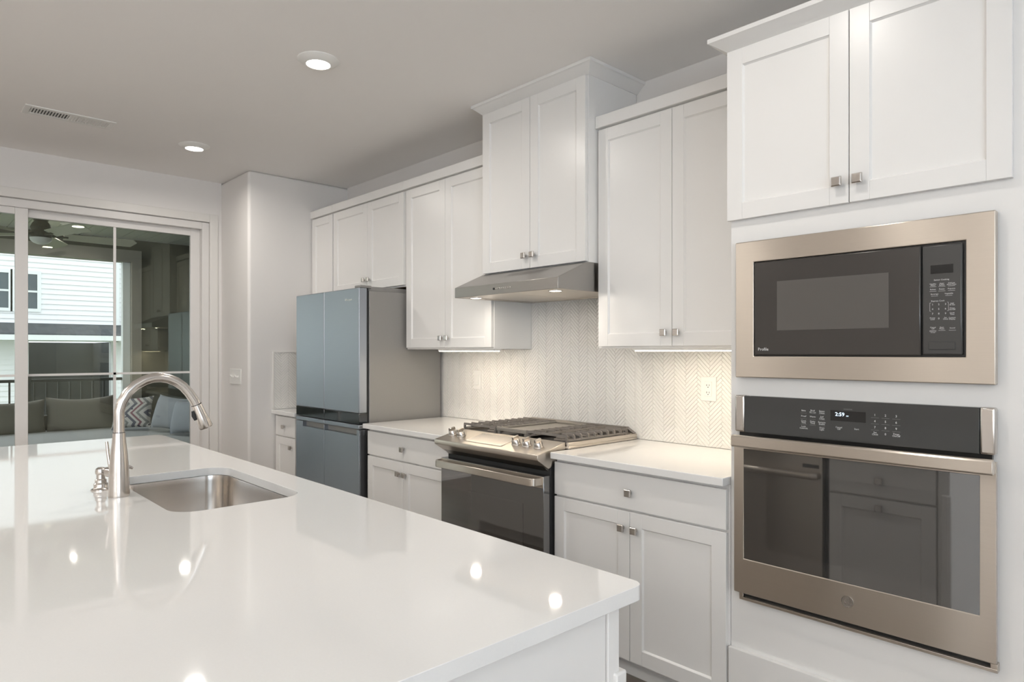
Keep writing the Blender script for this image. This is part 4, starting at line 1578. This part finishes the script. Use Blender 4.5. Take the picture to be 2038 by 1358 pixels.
# ------------------------------------------------------------------ neighbouring house
nh = thing('neighbour_house', (-26, 3, -3.0), 'white neighbouring house with lap siding seen through the patio door', 'house')
HXf = -26.0
s = MB()


def laps(x, y0, y1, z0, z1, st=0.165):
    z = z0
    while z < z1 - 0.01:
        zz = min(z + st, z1)
        s.prism([(x, z), (x + 0.034, z), (x + 0.004, zz), (x, zz)], 'y', y0, y1)
        z = zz


def lap_wall(y0, y1, z0, z1, st=0.165):
    z = z0
    while z < z1 - 0.01:
        zz = min(z + st, z1)
        v0 = s.verts([(HXf, y0, z), (HXf + 0.036, y0, z), (HXf + 0.004, y0, zz), (HXf, y0, zz)])
        v1 = s.verts([(HXf, y1, z), (HXf + 0.036, y1, z), (HXf + 0.004, y1, zz), (HXf, y1, zz)])
        for i in range(4):
            s.face([v0[i], v0[(i + 1) % 4], v1[(i + 1) % 4], v1[i]])
        s.face(v0[::-1])
        s.face(v1)
        z = zz


lap_wall(-12, 6.9, 2.25, 6.2)
lap_wall(-12, 3.15, -3.0, 2.25)
lap_wall(5.55, 6.9, -3.0, 2.25)
lap_wall(3.15, 5.55, 1.70, 2.25)
build('siding', s, 'siding', nh, smooth=0)
build('wall_core', MB().box(HXf - 0.3, HXf, -12, 3.2, -3.0, 6.2).box(HXf - 0.3, HXf, 3.2, 5.5, 1.7, 6.2).box(HXf - 0.3, HXf, 5.5, 6.9, -3, 6.2), 'siding', nh)
build('corner_board', MB().box(HXf, HXf + 0.06, 5.62, 5.74, 2.25, 6.2), 'column', nh)
dsp = MB().tube([(HXf + 0.10, 5.95, 6.0), (HXf + 0.10, 5.95, 2.35), (HXf + 0.25, 5.95, 2.2)], 0.07, 10)
build('downspout', dsp, 'column', nh)
rfm = MB().prism([(HXf + 0.0, 2.28), (HXf + 0.05, 2.28), (HXf + 1.3, 1.92), (HXf + 1.3, 1.84), (HXf + 0.0, 2.2)], 'y', 1.55, 6.5)
# prism along y uses (x,z) pairs
build('lower_roof', rfm, 'shingle', nh)
build('fascia', MB().box(HXf + 1.25, HXf + 1.34, 1.35, 6.5, 1.72, 1.88), 'column', nh)
build('soffit', MB().box(HXf, HXf + 1.25, 1.45, 6.5, 1.72, 1.76), 'siding', nh)
gar = MB().box(HXf - 3.2, HXf - 3.1, 3.0, 5.7, -3.0, 1.7).box(HXf - 3.1, HXf, 3.0, 3.15, -3.0, 1.7).box(HXf - 3.1, HXf, 5.55, 5.7, -3, 1.7).box(HXf - 3.1, HXf, 3.0, 5.7, -3.1, -3.0)
build('patio_opening', gar, 'darkroom', nh)
op_ = MB().box(HXf + 0.02, HXf + 0.08, 3.02, 3.15, -3, 1.82).box(HXf + 0.02, HXf + 0.08, 5.55, 5.68, -3, 1.82).box(HXf + 0.02, HXf + 0.08, 3.02, 5.68, 1.70, 1.82)
build('opening_trim', op_, 'column', nh)
for y0, y1 in ((1.9, 2.68), (2.83, 3.42)):
    wf = MB()
    z0, z1 = 2.74, 3.84
    wf.box(HXf + 0.02, HXf + 0.07, y0 - 0.10, y0, z0 - 0.1, z1 + 0.12)
    wf.box(HXf + 0.02, HXf + 0.07, y1, y1 + 0.10, z0 - 0.1, z1 + 0.12)
    wf.box(HXf + 0.02, HXf + 0.07, y0, y1, z1, z1 + 0.12)
    wf.box(HXf + 0.02, HXf + 0.07, y0, y1, z0 - 0.1, z0)
    wf.box(HXf + 0.02, HXf + 0.06, y0, y1, 3.26, 3.32)
    wo = build('window', wf, 'column', nh)
    build('pane', MB().box(HXf + 0.036, HXf + 0.044, y0, y1, z0, z1), 'winpane', wo)
struct('ground', MB().box(-60, -5.8, -50, 50, -3.2, -3.0), 'ground')
